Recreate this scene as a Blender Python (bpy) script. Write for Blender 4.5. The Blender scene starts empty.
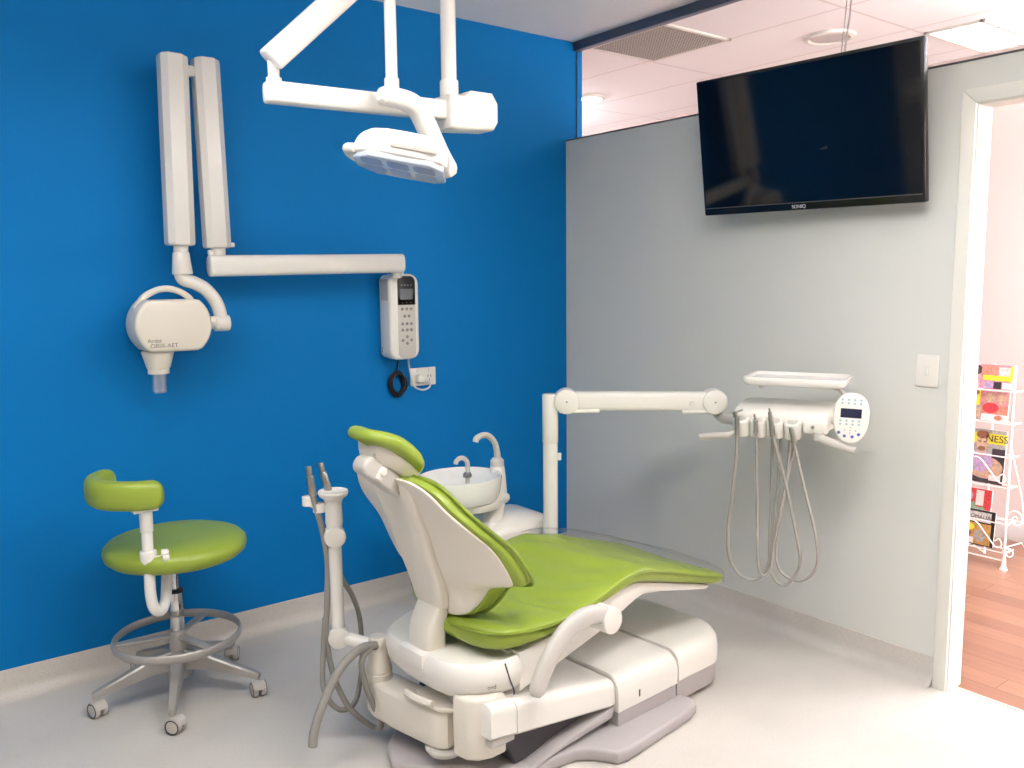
import bpy, bmesh, math, random
from mathutils import Vector, Matrix, Euler
random.seed(7)
PI = math.pi
SC = bpy.context.scene
COL = SC.collection
V3 = Vector

# ------------------------------------------------------------------ materials
def lin(h):
    h = h.lstrip('#')
    out = []
    for i in (0, 2, 4):
        c = int(h[i:i+2], 16) / 255
        out.append(c/12.92 if c <= .04045 else ((c+.055)/1.055)**2.4)
    return (*out, 1)

def mat(name, col, rough=.5, metal=0, coat=0, noise=0, nscale=40, bump=0, bscale=60, spec=.5, trans=0, ior=1.45, emit=None, estr=0, alpha=1, detail=3):
    m = bpy.data.materials.new(name); m.use_nodes = True
    nt = m.node_tree; b = nt.nodes['Principled BSDF']
    c = lin(col) if isinstance(col, str) else col
    b.inputs['Base Color'].default_value = c
    b.inputs['Roughness'].default_value = rough
    b.inputs['Metallic'].default_value = metal
    b.inputs['Coat Weight'].default_value = coat
    b.inputs['Coat Roughness'].default_value = .08
    b.inputs['Specular IOR Level'].default_value = spec
    b.inputs['Transmission Weight'].default_value = trans
    b.inputs['IOR'].default_value = ior
    b.inputs['Alpha'].default_value = alpha
    if emit:
        b.inputs['Emission Color'].default_value = lin(emit) if isinstance(emit, str) else emit
        b.inputs['Emission Strength'].default_value = estr
    tc = nt.nodes.new('ShaderNodeTexCoord')
    if noise:
        n = nt.nodes.new('ShaderNodeTexNoise'); n.inputs['Scale'].default_value = nscale; n.inputs['Detail'].default_value = detail
        nt.links.new(tc.outputs['Object'], n.inputs['Vector'])
        mx = nt.nodes.new('ShaderNodeMix'); mx.data_type = 'RGBA'
        mx.inputs[6].default_value = tuple(max(0, x*(1-noise)) for x in c[:3]) + (1,)
        mx.inputs[7].default_value = tuple(min(1, x*(1+noise)) for x in c[:3]) + (1,)
        nt.links.new(n.outputs['Fac'], mx.inputs[0]); nt.links.new(mx.outputs[2], b.inputs['Base Color'])
    if bump:
        n2 = nt.nodes.new('ShaderNodeTexNoise'); n2.inputs['Scale'].default_value = bscale; n2.inputs['Detail'].default_value = 2
        nt.links.new(tc.outputs['Object'], n2.inputs['Vector'])
        bp = nt.nodes.new('ShaderNodeBump'); bp.inputs['Strength'].default_value = bump; bp.inputs['Distance'].default_value = .01
        nt.links.new(n2.outputs['Fac'], bp.inputs['Height']); nt.links.new(bp.outputs['Normal'], b.inputs['Normal'])
    return m

M = {}
WORLD = 24.0; UNSEEN_LAMP1 = 24; UNSEEN_LAMP2 = 12.5
M['blue'] = mat('blue_wall_paint', '#006DAF', .6, noise=.02, nscale=6, spec=.15)
M['greywall'] = mat('grey_wall_paint', '#D8D8D3', .6, noise=.015, nscale=5, spec=.3)
M['white_wall'] = mat('white_wall_paint', '#E6E2DC', .7, spec=.3)
M['hallwall'] = mat('hall_wall_paint', '#CCBCB7', .7, spec=.3)
M['ceil'] = mat('ceiling_paint', '#F4F3F3', .8, spec=.2)
M['trim'] = mat('door_trim_gloss', '#E4E2DA', .35)
M['alu'] = mat('grey_aluminium_channel', '#4F5C72', .4, .3)
M['cap'] = mat('dark_cap_strip', '#4a4a4c', .5)
M['white'] = mat('white_moulded_plastic', '#E9E5DE', .3, coat=.15)
M['white_metal'] = mat('white_enamel_metal', '#EAE7E2', .22, coat=.3)
M['cream'] = mat('cream_moulded_plastic', '#E2DBCF', .35, coat=.1)
M['greyplastic'] = mat('warm_grey_plastic', '#AFA9A9', .4)
M['greyplastic2'] = mat('light_grey_plastic', '#C4BFB9', .4)
M['darkgap'] = mat('dark_gap', '#454247', .7)
M['green'] = mat('green_vinyl', '#8A9D38', .36, noise=.06, nscale=9, bump=.08, bscale=9, coat=.05)
M['green2'] = mat('green_vinyl_piping', '#78892A', .4)
M['chrome'] = mat('polished_chrome', '#d8d8d8', .12, 1)
M['steel'] = mat('brushed_steel', '#a5a29c', .3, 1)
M['greymetal'] = mat('grey_painted_metal', '#A9A5A0', .35, .35)
M['rubber'] = mat('dark_rubber', '#2c2c30', .6)
M['hose'] = mat('grey_silicone_hose', '#9A9690', .4)
M['hose2'] = mat('grey_suction_hose', '#8E8A85', .45)
M['porcelain'] = mat('white_porcelain', '#EEEEEC', .12, coat=.5)
M['black'] = mat('black_gloss', '#0B0C10', .22, spec=.5)
M['screen'] = mat('dark_screen_glass', '#05060c', .06, spec=.6)
M['lcd'] = mat('display_glass', '#23253f', .15)
M['lcdgrey'] = mat('display_grey', '#50565C', .2)
M['blackplastic'] = mat('black_plastic', '#1b1b20', .4)
M['btn_grey'] = mat('grey_button', '#8b8783', .5)
M['btn_blue'] = mat('blue_button', '#5560B0', .5)
M['btn_cyan'] = mat('teal_button', '#9CB9C4', .5)
M['print'] = mat('grey_print', '#6f6a66', .6)
M['logo'] = mat('silver_logo', '#d0d0d4', .3)
M['black_cable'] = mat('black_cable_sheath', '#0d0f1a', .45)
M['white_cable'] = mat('white_cable_sheath', '#D8D8DA', .4)
M['tvcable'] = mat('pale_cable_sheath', '#C8B8B4', .4)
M['vent'] = mat('vent_grid_grey', '#B9B2AA', .7)
M['lightgrey'] = mat('grille_grey', '#C9C3C0', .6)
M['lens'] = mat('lamp_lens', '#C6CFDE', .12, coat=.5)
M['ledcell'] = mat('led_reflector', '#A3AFC9', .2, .2)
M['rack'] = mat('white_rack_enamel', '#F1E9E6', .35)

def lamp(name, col, s):
    m = mat(name, '#ffffff', .6, emit=col, estr=s); return m

# glass
def glassmat(name, tint='#ffffff', rough=0, mixf=.12):
    m = bpy.data.materials.new(name); m.use_nodes = True; nt = m.node_tree
    nt.nodes.clear()
    out = nt.nodes.new('ShaderNodeOutputMaterial'); mx = nt.nodes.new('ShaderNodeMixShader')
    tr = nt.nodes.new('ShaderNodeBsdfTransparent'); gl = nt.nodes.new('ShaderNodeBsdfGlossy')
    tr.inputs['Color'].default_value = lin(tint); gl.inputs['Roughness'].default_value = rough
    fr = nt.nodes.new('ShaderNodeLayerWeight'); fr.inputs['Blend'].default_value = .5
    pw = nt.nodes.new('ShaderNodeMath'); pw.operation = 'POWER'; pw.inputs[1].default_value = 4
    ad = nt.nodes.new('ShaderNodeMath'); ad.operation = 'MULTIPLY_ADD'; ad.inputs[1].default_value = .32; ad.inputs[2].default_value = mixf
    nt.links.new(fr.outputs['Facing'], pw.inputs[0]); nt.links.new(pw.outputs[0], ad.inputs[0])
    nt.links.new(ad.outputs[0], mx.inputs[0]); nt.links.new(tr.outputs[0], mx.inputs[1]); nt.links.new(gl.outputs[0], mx.inputs[2])
    nt.links.new(mx.outputs[0], out.inputs['Surface'])
    return m
M['glass'] = glassmat('window_glass', '#fdfdfd', 0, 0.01)
M['clear'] = glassmat('clear_plastic_tube', '#ffffff', .06, .17)
M['film'] = glassmat('clear_plastic_film', '#ffffff', .16, .03)

# vinyl floor: off white with fine flecks
def floor_mat():
    m = mat('speckled_vinyl', '#CFC7BC', .42, spec=.35); nt = m.node_tree; b = nt.nodes['Principled BSDF']
    tc = nt.nodes.new('ShaderNodeTexCoord')
    n1 = nt.nodes.new('ShaderNodeTexNoise'); n1.inputs['Scale'].default_value = 260; n1.inputs['Detail'].default_value = 3
    n2 = nt.nodes.new('ShaderNodeTexNoise'); n2.inputs['Scale'].default_value = 3.5; n2.inputs['Detail'].default_value = 4
    cr = nt.nodes.new('ShaderNodeValToRGB')
    cr.color_ramp.elements[0].position = .32; cr.color_ramp.elements[0].color = lin('#C6C0B8')
    cr.color_ramp.elements[1].position = .5; cr.color_ramp.elements[1].color = lin('#D3CDC6')
    cr2 = nt.nodes.new('ShaderNodeValToRGB')
    cr2.color_ramp.elements[0].position = .3; cr2.color_ramp.elements[0].color = (.90, .90, .90, 1)
    cr2.color_ramp.elements[1].position = .7; cr2.color_ramp.elements[1].color = (1, 1, 1, 1)
    mx = nt.nodes.new('ShaderNodeMix'); mx.data_type = 'RGBA'; mx.blend_type = 'MULTIPLY'; mx.inputs[0].default_value = 1
    for n in (n1, n2): nt.links.new(tc.outputs['Object'], n.inputs['Vector'])
    nt.links.new(n1.outputs['Fac'], cr.inputs[0]); nt.links.new(n2.outputs['Fac'], cr2.inputs[0])
    nt.links.new(cr.outputs[0], mx.inputs[6]); nt.links.new(cr2.outputs[0], mx.inputs[7])
    nt.links.new(mx.outputs[2], b.inputs['Base Color'])
    return m
M['vinyl'] = floor_mat()

def wood_mat():
    m = mat('red_timber_boards', '#B4735A', .32, spec=.5); nt = m.node_tree; b = nt.nodes['Principled BSDF']
    tc = nt.nodes.new('ShaderNodeTexCoord'); mp = nt.nodes.new('ShaderNodeMapping')
    mp.inputs['Rotation'].default_value = (0, 0, PI/2)
    br = nt.nodes.new('ShaderNodeTexBrick'); br.inputs['Scale'].default_value = 1
    br.inputs['Brick Width'].default_value = 1.3; br.inputs['Row Height'].default_value = .11; br.inputs['Mortar Size'].default_value = .0012
    br.inputs['Color1'].default_value = lin('#86604F'); br.inputs['Color2'].default_value = lin('#9C7560'); br.inputs['Mortar'].default_value = lin('#5E3C30')
    br.offset = .37
    nt.links.new(tc.outputs['Object'], mp.inputs['Vector']); nt.links.new(mp.outputs[0], br.inputs['Vector'])
    mp2 = nt.nodes.new('ShaderNodeMapping'); mp2.inputs['Scale'].default_value = (40, 3, 1)
    n = nt.nodes.new('ShaderNodeTexNoise'); n.inputs['Scale'].default_value = 1; n.inputs['Detail'].default_value = 4
    nt.links.new(tc.outputs['Object'], mp2.inputs['Vector']); nt.links.new(mp2.outputs[0], n.inputs['Vector'])
    cr = nt.nodes.new('ShaderNodeValToRGB'); cr.color_ramp.elements[0].color = (.72, .66, .64, 1); cr.color_ramp.elements[1].color = (1.08, 1.05, 1.05, 1)
    nt.links.new(n.outputs['Fac'], cr.inputs[0])
    mx = nt.nodes.new('ShaderNodeMix'); mx.data_type = 'RGBA'; mx.blend_type = 'MULTIPLY'; mx.inputs[0].default_value = 1
    nt.links.new(br.outputs['Color'], mx.inputs[6]); nt.links.new(cr.outputs[0], mx.inputs[7]); nt.links.new(mx.outputs[2], b.inputs['Base Color'])
    return m
M['wood'] = wood_mat()

def tile_mat():
    m = mat('ceiling_tiles', '#EDE3E0', .8, spec=.2); nt = m.node_tree; b = nt.nodes['Principled BSDF']
    tc = nt.nodes.new('ShaderNodeTexCoord'); mp = nt.nodes.new('ShaderNodeMapping')
    mp.inputs['Location'].default_value = (-3.70+1.2, -3.53+1.2, 0)
    br = nt.nodes.new('ShaderNodeTexBrick'); br.offset = 0; br.inputs['Scale'].default_value = 1
    br.inputs['Brick Width'].default_value = .6; br.inputs['Row Height'].default_value = 1.2; br.inputs['Mortar Size'].default_value = .008
    br.inputs['Color1'].default_value = lin('#F6F5F5'); br.inputs['Color2'].default_value = lin('#F6F5F5'); br.inputs['Mortar'].default_value = lin('#E4DDDB')
    nt.links.new(tc.outputs['Object'], mp.inputs['Vector']); nt.links.new(mp.outputs[0], br.inputs['Vector'])
    nt.links.new(br.outputs['Color'], b.inputs['Base Color'])
    return m
M['tiles'] = tile_mat()

# ------------------------------------------------------------------ object helpers
MWS = {}
def root_mw(o):
    while o.parent: o = o.parent
    return MWS.get(o.name, Matrix.Identity(4))

def obj(name, bm, m, parent=None, local=False, angle=35, label=None, sub=0, bevel=0, mats=None):
    """link a bmesh as ONE mesh object; coordinates are world ones unless local"""
    if parent is not None and not local:
        bm.transform(root_mw(parent).inverted())
    bmesh.ops.recalc_face_normals(bm, faces=bm.faces)
    me = bpy.data.meshes.new(name)
    for f in bm.faces: f.smooth = True
    bm.to_mesh(me); bm.free()
    me.set_sharp_from_angle(angle=math.radians(angle))
    for x in (mats or [m]): me.materials.append(x)
    o = bpy.data.objects.new(name, me); COL.objects.link(o)
    if parent is not None: o.parent = parent
    if label: o['label'] = label
    if sub:
        md = o.modifiers.new('sub', 'SUBSURF'); md.levels = sub; md.render_levels = sub
    return o

def tag(o, label, cat, group=None):
    o['label'] = label; o['category'] = cat
    if group: o['group'] = group
    return o

def thing(name, label, cat, loc=(0, 0, 0), rotz=0, group=None):
    o = bpy.data.objects.new(name, None); COL.objects.link(o)
    o.empty_display_size = .05
    o.location = loc; o.rotation_euler = (0, 0, rotz)
    MWS[o.name] = Matrix.Translation(loc) @ Matrix.Rotation(rotz, 4, 'Z')
    return tag(o, label, cat, group)

def struct(name, bm, m, parent=None, **k):
    o = obj(name, bm, m, parent, **k)
    if parent is None: o['kind'] = 'structure'
    return o

def frame(loc, x, z):
    """matrix with local X along x, Z near z"""
    x = V3(x).normalized(); z = V3(z); y = z.cross(x).normalized(); z = x.cross(y)
    m = Matrix.Identity(4)
    for i in range(3): m[i][0] = x[i]; m[i][1] = y[i]; m[i][2] = z[i]; m[i][3] = loc[i]
    return m

def new(): return bmesh.new()

def add(bm, verts, faces, mi=0):
    vs = [bm.verts.new(v) for v in verts]
    for f in faces:
        try:
            fc = bm.faces.new([vs[i] for i in f]); fc.material_index = mi
        except ValueError: pass
    return vs

def box(bm, lo, hi, bev=0, seg=3, mx=None, taper=None, mi=0):
    """rounded box between lo and hi; taper=(sx,sy) scales the top"""
    b2 = bmesh.new()
    bmesh.ops.create_cube(b2, size=1)
    c = [(a+b)/2 for a, b in zip(lo, hi)]; s = [abs(b-a) for a, b in zip(lo, hi)]
    for v in b2.verts:
        k = 1
        x, y, z = v.co
        if taper and z > 0: x *= taper[0]; y *= taper[1]
        v.co = (c[0]+x*s[0], c[1]+y*s[1], c[2]+z*s[2])
    if bev:
        bmesh.ops.bevel(b2, geom=b2.edges[:], offset=bev, segments=seg, profile=.5, affect='EDGES', clamp_overlap=True)
    merge(bm, b2, mx, mi)

def merge(bm, b2, mx=None, mi=0):
    if mx is not None: b2.transform(mx)
    b2.verts.index_update()
    vs = [bm.verts.new(v.co) for v in b2.verts]
    for f in b2.faces:
        fc = bm.faces.new([vs[v.index] for v in f.verts]); fc.material_index = mi
    b2.free()

def prism(bm, pts, d0, d1, mx=None, bev=0, seg=2, mi=0):
    """polygon in local XY extruded from z=d0 to z=d1"""
    b2 = bmesh.new()
    n = len(pts)
    a = [b2.verts.new((x, y, d0)) for x, y in pts]; b = [b2.verts.new((x, y, d1)) for x, y in pts]
    b2.faces.new(a[::-1]); b2.faces.new(b)
    for i in range(n): b2.faces.new((a[i], a[(i+1) % n], b[(i+1) % n], b[i]))
    bmesh.ops.recalc_face_normals(b2, faces=b2.faces)
    if bev:
        ed = [e for e in b2.edges if abs(e.verts[0].co.z-e.verts[1].co.z) < 1e-6]
        bmesh.ops.bevel(b2, geom=ed, offset=bev, segments=seg, profile=.5, affect='EDGES', clamp_overlap=True)
    merge(bm, b2, mx, mi)

def spline(pts, n=8, closed=False):
    """Catmull-Rom through points (any dimension)"""
    P = [V3(p) if len(p) == 3 else V3((p[0], p[1], 0)) for p in pts]
    out = []; N = len(P)
    rng = N if closed else N-1
    for i in range(rng):
        p1, p2 = P[i], P[(i+1) % N]
        p0 = P[(i-1) % N] if closed or i > 0 else p1*2-p2
        p3 = P[(i+2) % N] if closed or i+2 < N else p2*2-p1
        for k in range(n):
            t = k/n
            out.append(.5*((2*p1)+(p2-p0)*t+(2*p0-5*p1+4*p2-p3)*t*t+(3*p1-p0-3*p2+p3)*t**3))
    if not closed: out.append(P[-1])
    return out

def tube(bm, pts, r, seg=10, closed=False, caps=True, flat=None, up=(0, 0, 1), mi=0):
    """tube along pts; r number or list; flat=(ra,rb) elliptical with rb along 'up'"""
    P = [V3(p) for p in pts]; N = len(P)
    rs = r if isinstance(r, (list, tuple)) else [r]*N
    rings = []
    prev = None
    for i, p in enumerate(P):
        if closed: t = P[(i+1) % N]-P[i-1]
        else: t = P[min(i+1, N-1)]-P[max(i-1, 0)]
        t.normalize()
        if prev is None or flat:
            ref = V3(up) if abs(t.dot(V3(up))) < .95 or flat else V3((1, 0, 0))
            if abs(t.dot(ref)) > .999: ref = V3((1, .01, 0))
            a = t.cross(ref).normalized()
        else:
            a = (prev-t*prev.dot(t)).normalized()
        prev = a; b = t.cross(a)
        ra, rb = (rs[i], rs[i]) if not flat else flat
        rings.append([bm.verts.new(p+a*(ra*math.cos(2*PI*k/seg))+b*(rb*math.sin(2*PI*k/seg))) for k in range(seg)])
    for i in range(N if closed else N-1):
        A, B = rings[i], rings[(i+1) % N]
        for k in range(seg):
            f = bm.faces.new((A[k], A[(k+1) % seg], B[(k+1) % seg], B[k])); f.material_index = mi
    if caps and not closed:
        bm.faces.new(rings[0][::-1]).material_index = mi; bm.faces.new(rings[-1]).material_index = mi

def lathe(bm, prof, mx=None, seg=32, mi=0, ang=2*PI):
    """profile [(r,z)...] spun about local Z"""
    b2 = bmesh.new(); rings = []
    for r, z in prof:
        if r < 1e-6: rings.append([b2.verts.new((0, 0, z))])
        else: rings.append([b2.verts.new((r*math.cos(2*PI*k/seg), r*math.sin(2*PI*k/seg), z)) for k in range(seg)])
    for A, B in zip(rings, rings[1:]):
        for k in range(seg):
            q = [A[k % len(A)], A[(k+1) % len(A)], B[(k+1) % len(B)], B[k % len(B)]]
            u = []
            for v in q:
                if v not in u: u.append(v)
            if len(u) > 2: b2.faces.new(u)
    if prof[0] == prof[-1]: bmesh.ops.remove_doubles(b2, verts=b2.verts, dist=1e-6)
    else:
        if len(rings[0]) > 1: b2.faces.new(rings[0][::-1])
        if len(rings[-1]) > 1: b2.faces.new(rings[-1])
    merge(bm, b2, mx, mi)

def cyl(bm, a, b, r, r2=None, seg=20, bev=.0, mi=0):
    a = V3(a); b = V3(b); L = (b-a).length; r2 = r if r2 is None else r2
    t = (b-a).normalized(); ref = V3((0, 0, 1)) if abs(t.z) < .9 else V3((1, 0, 0))
    x = ref.cross(t).normalized(); y = t.cross(x)
    m = Matrix.Identity(4)
    for i in range(3): m[i][0] = x[i]; m[i][1] = y[i]; m[i][2] = t[i]; m[i][3] = a[i]
    e = min(bev, L*.4, r*.6)
    prof = [(r, 0), (r2, L)] if not e else [(0, 0), (r-e, 0), (r-.3*e, .3*e), (r, e), (r2, L-e), (r2-.3*e, L-.3*e), (r2-e, L), (0, L)]
    if not e: prof = [(0, 0)]+prof+[(0, L)]
    lathe(bm, prof, m, seg, mi)

def grid(bm, fn, nu, nv, closed_v=False, mi=0):
    G = [[bm.verts.new(fn(i/(nu-1), j/(nv if closed_v else nv-1))) for j in range(nv)] for i in range(nu)]
    for i in range(nu-1):
        for j in range(nv if closed_v else nv-1):
            f = bm.faces.new((G[i][j], G[i][(j+1) % nv], G[i+1][(j+1) % nv], G[i+1][j])); f.material_index = mi
    return G

def loft(bm, rings, mi=0, cap=True):
    R = [[bm.verts.new(p) for p in r] for r in rings]; n = len(R[0])
    for A, B in zip(R, R[1:]):
        for k in range(n): bm.faces.new((A[k], A[(k+1) % n], B[(k+1) % n], B[k])).material_index = mi
    if cap: bm.faces.new(R[0][::-1]).material_index = mi; bm.faces.new(R[-1]).material_index = mi

def interp(tab, x):
    """piecewise linear table [(x,y...)]"""
    if x <= tab[0][0]: return tab[0][1]
    for (a, b), (c, d) in zip(tab, tab[1:]):
        if x <= c: return b+(d-b)*(x-a)/(c-a)
    return tab[-1][1]
def smooth(tab, x):
    """cubic (Catmull-Rom) table lookup"""
    if x <= tab[0][0]: return tab[0][1]
    if x >= tab[-1][0]: return tab[-1][1]
    for i in range(len(tab)-1):
        if x <= tab[i+1][0]:
            x0, y0 = tab[i]; x1, y1 = tab[i+1]; h = x1-x0; t = (x-x0)/h
            m0 = (y1-tab[i-1][1])/(x1-tab[i-1][0])*h if i > 0 else (y1-y0)
            m1 = (tab[i+2][1]-y0)/(tab[i+2][0]-x0)*h if i+2 < len(tab) else (y1-y0)
            return (2*t**3-3*t*t+1)*y0+(t**3-2*t*t+t)*m0+(-2*t**3+3*t*t)*y1+(t**3-t*t)*m1

def text(name, s, size, m, mx, parent, depth=.0006):
    cu = bpy.data.curves.new(name, 'FONT'); cu.body = s; cu.size = size; cu.align_x = 'CENTER'; cu.align_y = 'CENTER'; cu.extrude = depth
    t = bpy.data.objects.new(name+'_c', cu); COL.objects.link(t)
    dg = bpy.context.evaluated_depsgraph_get(); me = bpy.data.meshes.new_from_object(t.evaluated_get(dg))
    bpy.data.objects.remove(t); bm = new(); bm.from_mesh(me); bm.transform(mx)
    bpy.data.meshes.remove(me); bpy.data.curves.remove(cu)
    return obj(name, bm, m, parent)

def facing(loc, right, up):
    """matrix for a flat thing: local x=right, y=up"""
    x = V3(right).normalized(); y = V3(up); z = x.cross(y).normalized(); y = z.cross(x)
    m = Matrix.Identity(4)
    for i in range(3): m[i][0] = x[i]; m[i][1] = y[i]; m[i][2] = z[i]; m[i][3] = loc[i]
    return m

# ------------------------------------------------------------------ camera
cam = bpy.data.cameras.new('camera'); co = bpy.data.objects.new('camera', cam); COL.objects.link(co)
yaw, pitch, roll = 6.53949214e-01, 1.21946513e-01, -9.96463769e-03
fw = V3((math.sin(yaw)*math.cos(pitch), math.cos(yaw)*math.cos(pitch), -math.sin(pitch)))
rt = V3((math.cos(yaw), -math.sin(yaw), 0)); upv = rt.cross(fw)
r2 = rt*math.cos(roll)+upv*math.sin(roll); u2 = -rt*math.sin(roll)+upv*math.cos(roll)
mw = Matrix.Identity(4)
for i in range(3): mw[i][0] = r2[i]; mw[i][1] = u2[i]; mw[i][2] = -fw[i]
mw[2][3] = 1.494
co.matrix_world = mw
cam.sensor_fit = 'HORIZONTAL'; cam.sensor_width = 36; cam.lens = 863.483*36/1024; cam.clip_start = .05; cam.clip_end = 60
SC.camera = co

# ------------------------------------------------------------------ room shell
XW, YB, ZC = 3.035, 3.478, 2.70
XL, YF = -1.6, -1.5
def sbox(name, lo, hi, m, bev=0):
    b = new(); box(b, lo, hi, bev, 2); return struct(name, b, m)
sbox('floor', (XL-.1, YF-.1, -.1), (3.085, YB+.1, 0), M['vinyl'])
sbox('wall_back', (XL-.1, YB, 0), (3.147, YB+.1, ZC), M['blue'])
sbox('wall_left', (XL-.1, YF, 0), (XL, YB, ZC), M['white_wall'])
sbox('wall_front', (XL-.1, YF-.1, 0), (3.135, YF, ZC), M['white_wall'])
def winframe(name, x0, x1, z0, z1, y, n):
    b = new()
    for k in range(n+1):
        x = x0+(x1-x0)*k/n; box(b, (x-.025, y-.03, z0), (x+.025, y+.03, z1), .003, 1)
    for z in (z0, z1): box(b, (x0, y-.029, z-.025), (x1, y+.029, z+.025), .003, 1)
    w_ = struct(name, b, M['trim'])
    b = new(); box(b, (x0, y-.003, z0), (x1, y+.003, z1)); obj('pane', b, M['glass'], w_)
sbox('ceiling', (XL-.1, YF-.1, ZC), (3.09, YB+.1, ZC+.1), M['ceil'])
sbox('floor_hall', (3.085, -3.2, -.1), (5.3, 7.0, 0), M['wood'])
sbox('ceiling_hall', (3.09, -3.2, ZC), (5.3, 7.0, ZC+.1), M['tiles'])
sbox('wall_hall', (5.10, -3.2, 0), (5.20, 7.0, ZC), M['hallwall'])
sbox('wall_hall_far', (3.147, 6.9, 0), (5.1, 7.0, ZC), M['hallwall'])
b = new()
for lo, hi in (((3.135, 0), (3.25, ZC)), ((5.0, 0), (5.2, ZC)), ((3.25, 0), (5.0, .1)), ((3.25, 2.6), (5.0, ZC))): box(b, (lo[0], -3.2, lo[1]), (hi[0], -3.1, hi[1]))
struct('wall_hall_near', b, M['hallwall'])
winframe('window_2', 3.25, 5.0, .1, 2.6, -3.15, 2)
sbox('wall_hall_side', (3.05, YB+.1, 0), (3.147, 7.0, ZC), M['hallwall'])
b = new(); box(b, (5.085, -3.1, 0), (5.1, 6.9, .12), .004, 2); struct('baseboard_hall', b, M['lightgrey'])
# grey partition with door opening
D0, D1, DH = 1.393, .54, 2.05
b = new()
box(b, (XW, D0+.03, 0), (XW+.1, YB, 2.197)); box(b, (XW, YF, 0), (XW+.1, D1-.03, 2.197)); box(b, (XW, D1-.03, DH+.03), (XW+.1, D0+.03, 2.197))
struct('wall_right', b, M['greywall'])
b = new(); box(b, (XW-.002, YF, 2.196), (XW+.102, YB, 2.203)); struct('trim_2', b, M['cap'])
# door frame: architrave with step and lining
b = new()
YZX = Matrix(((0, 0, 1, 0), (1, 0, 0, 0), (0, 1, 0, 0), (0, 0, 0, 1)))     # local xy -> world yz, local z -> x
def archi(y0, y1, z0, z1):
    box(b, (XW-.016, y0, z0), (XW+.001, y1, z1), .003, 2)
aw = .047
for y0, y1, e in ((D0+.006, D0+.006+aw, 1), (D1-.006-aw, D1-.006, -1)):
    mz = [(y0, 0), (y1, 0), (y1, DH+.006+(aw if e > 0 else 0)), (y0, DH+.006+(0 if e > 0 else aw))]
    prism(b, mz, XW-.016, XW+.001, YZX, .003, 2)
prism(b, [(D1-.006, DH+.006), (D0+.006, DH+.006), (D0+.006+aw, DH+.006+aw), (D1-.006-aw, DH+.006+aw)], XW-.016, XW+.001, YZX, .003, 2)
for y0, y1 in ((D0, D0+.03), (D1-.03, D1)): box(b, (XW-.006, y0, 0), (XW+.092, y1, DH+.018), .002, 2)
box(b, (XW-.006, D1, DH), (XW+.092, D0, DH+.03), .002, 2)
struct('door_1', b, M['trim'])
b = new(); box(b, (XW+.045, D1, 0), (XW+.058, D0, .003), .001, 1); struct('trim_3', b, M['vinyl'])
# coved vinyl upstand
def cove(name, pa, pb, nrm):
    b = new(); pa = V3(pa); pb = V3(pb); n = V3(nrm); R = .045; prof = [(R+.012, .0005)]
    for k in range(7):
        a = k/6*PI/2; prof.append((R-R*math.sin(a)+.003, R-R*math.cos(a)+.0005))
    prof += [(.003, .106), (.0, .108)]
    rings = [[p+n*d+V3((0, 0, z)) for d, z in prof] for p in (pa, pb)]
    R2 = [[b.verts.new(q) for q in r] for r in rings]
    for i in range(len(prof)-1): b.faces.new((R2[0][i], R2[0][i+1], R2[1][i+1], R2[1][i]))
    # close against wall and floor
    c = [[b.verts.new(p+V3((0, 0, 0))) for p in (pa, pb)]]
    for e in (0, 1): b.faces.new([*R2[e], c[0][e]])
    struct(name, b, M['vinyl'])
cove('baseboard_back', (XL, YB, 0), (XW, YB, 0), (0, -1, 0))
cove('baseboard_right', (XW, D0+.058, 0), (XW, YB, 0), (-1, 0, 0))
# clerestory window: channel frame and pane
b = new(); box(b, (3.085, YF, 2.655), (3.125, YB, ZC), .003, 2)
box(b, (3.104, YB-.006, 2.2), (3.112, YB, 2.655)); wf = struct('window_1', b, M['alu'])
b = new(); box(b, (3.105, YF, 2.2), (3.111, YB-.006, 2.66)); obj('pane', b, M['glass'], wf)

# ------------------------------------------------------------------ hall ceiling fittings
t = thing('ceiling_vent', 'square egg-crate air vent in the hall ceiling above the partition', 'vent', (3.455, 3.235, ZC))
b = new()
for lo, hi in (((3.20, 2.96, 2.690), (3.225, 3.51, 2.701)), ((3.685, 2.96, 2.690), (3.71, 3.51, 2.701)), ((3.2, 2.96, 2.690), (3.71, 2.985, 2.701)), ((3.2, 3.485, 2.690), (3.71, 3.51, 2.701))): box(b, lo, hi, .002, 1)
obj('vent_frame', b, M['trim'], t)
b = new()
n = 26
for k in range(1, n):
    x = 3.225+.46*k/n; box(b, (x-.0015, 2.985, 2.692), (x+.0015, 3.485, 2.7005)); y = 2.985+.5*k/n; box(b, (3.225, y-.0015, 2.692), (3.685, y+.0015, 2.7005))
obj('grille', b, M['vent'], t)
b = new(); box(b, (3.225, 2.985, 2.6985), (3.685, 3.485, 2.7008)); obj('backing', b, M['vent'], t)

t = thing('ceiling_diffuser', 'round white ceiling diffuser with grey centre above the television', 'vent', (4.076, 2.635, ZC))
m0 = Matrix.Translation((4.076, 2.635, ZC-.018))
b = new(); lathe(b, [(.098, .006), (.105, .0), (.125, .004), (.128, .018), (.098, .018), (.098, .006)], m0, 40); obj('ring', b, M['trim'], t)
b = new(); lathe(b, [(0, .004), (.09, .006), (.098, .017), (0, .0175)], m0, 40); obj('centre_disc', b, M['lightgrey'], t)

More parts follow.
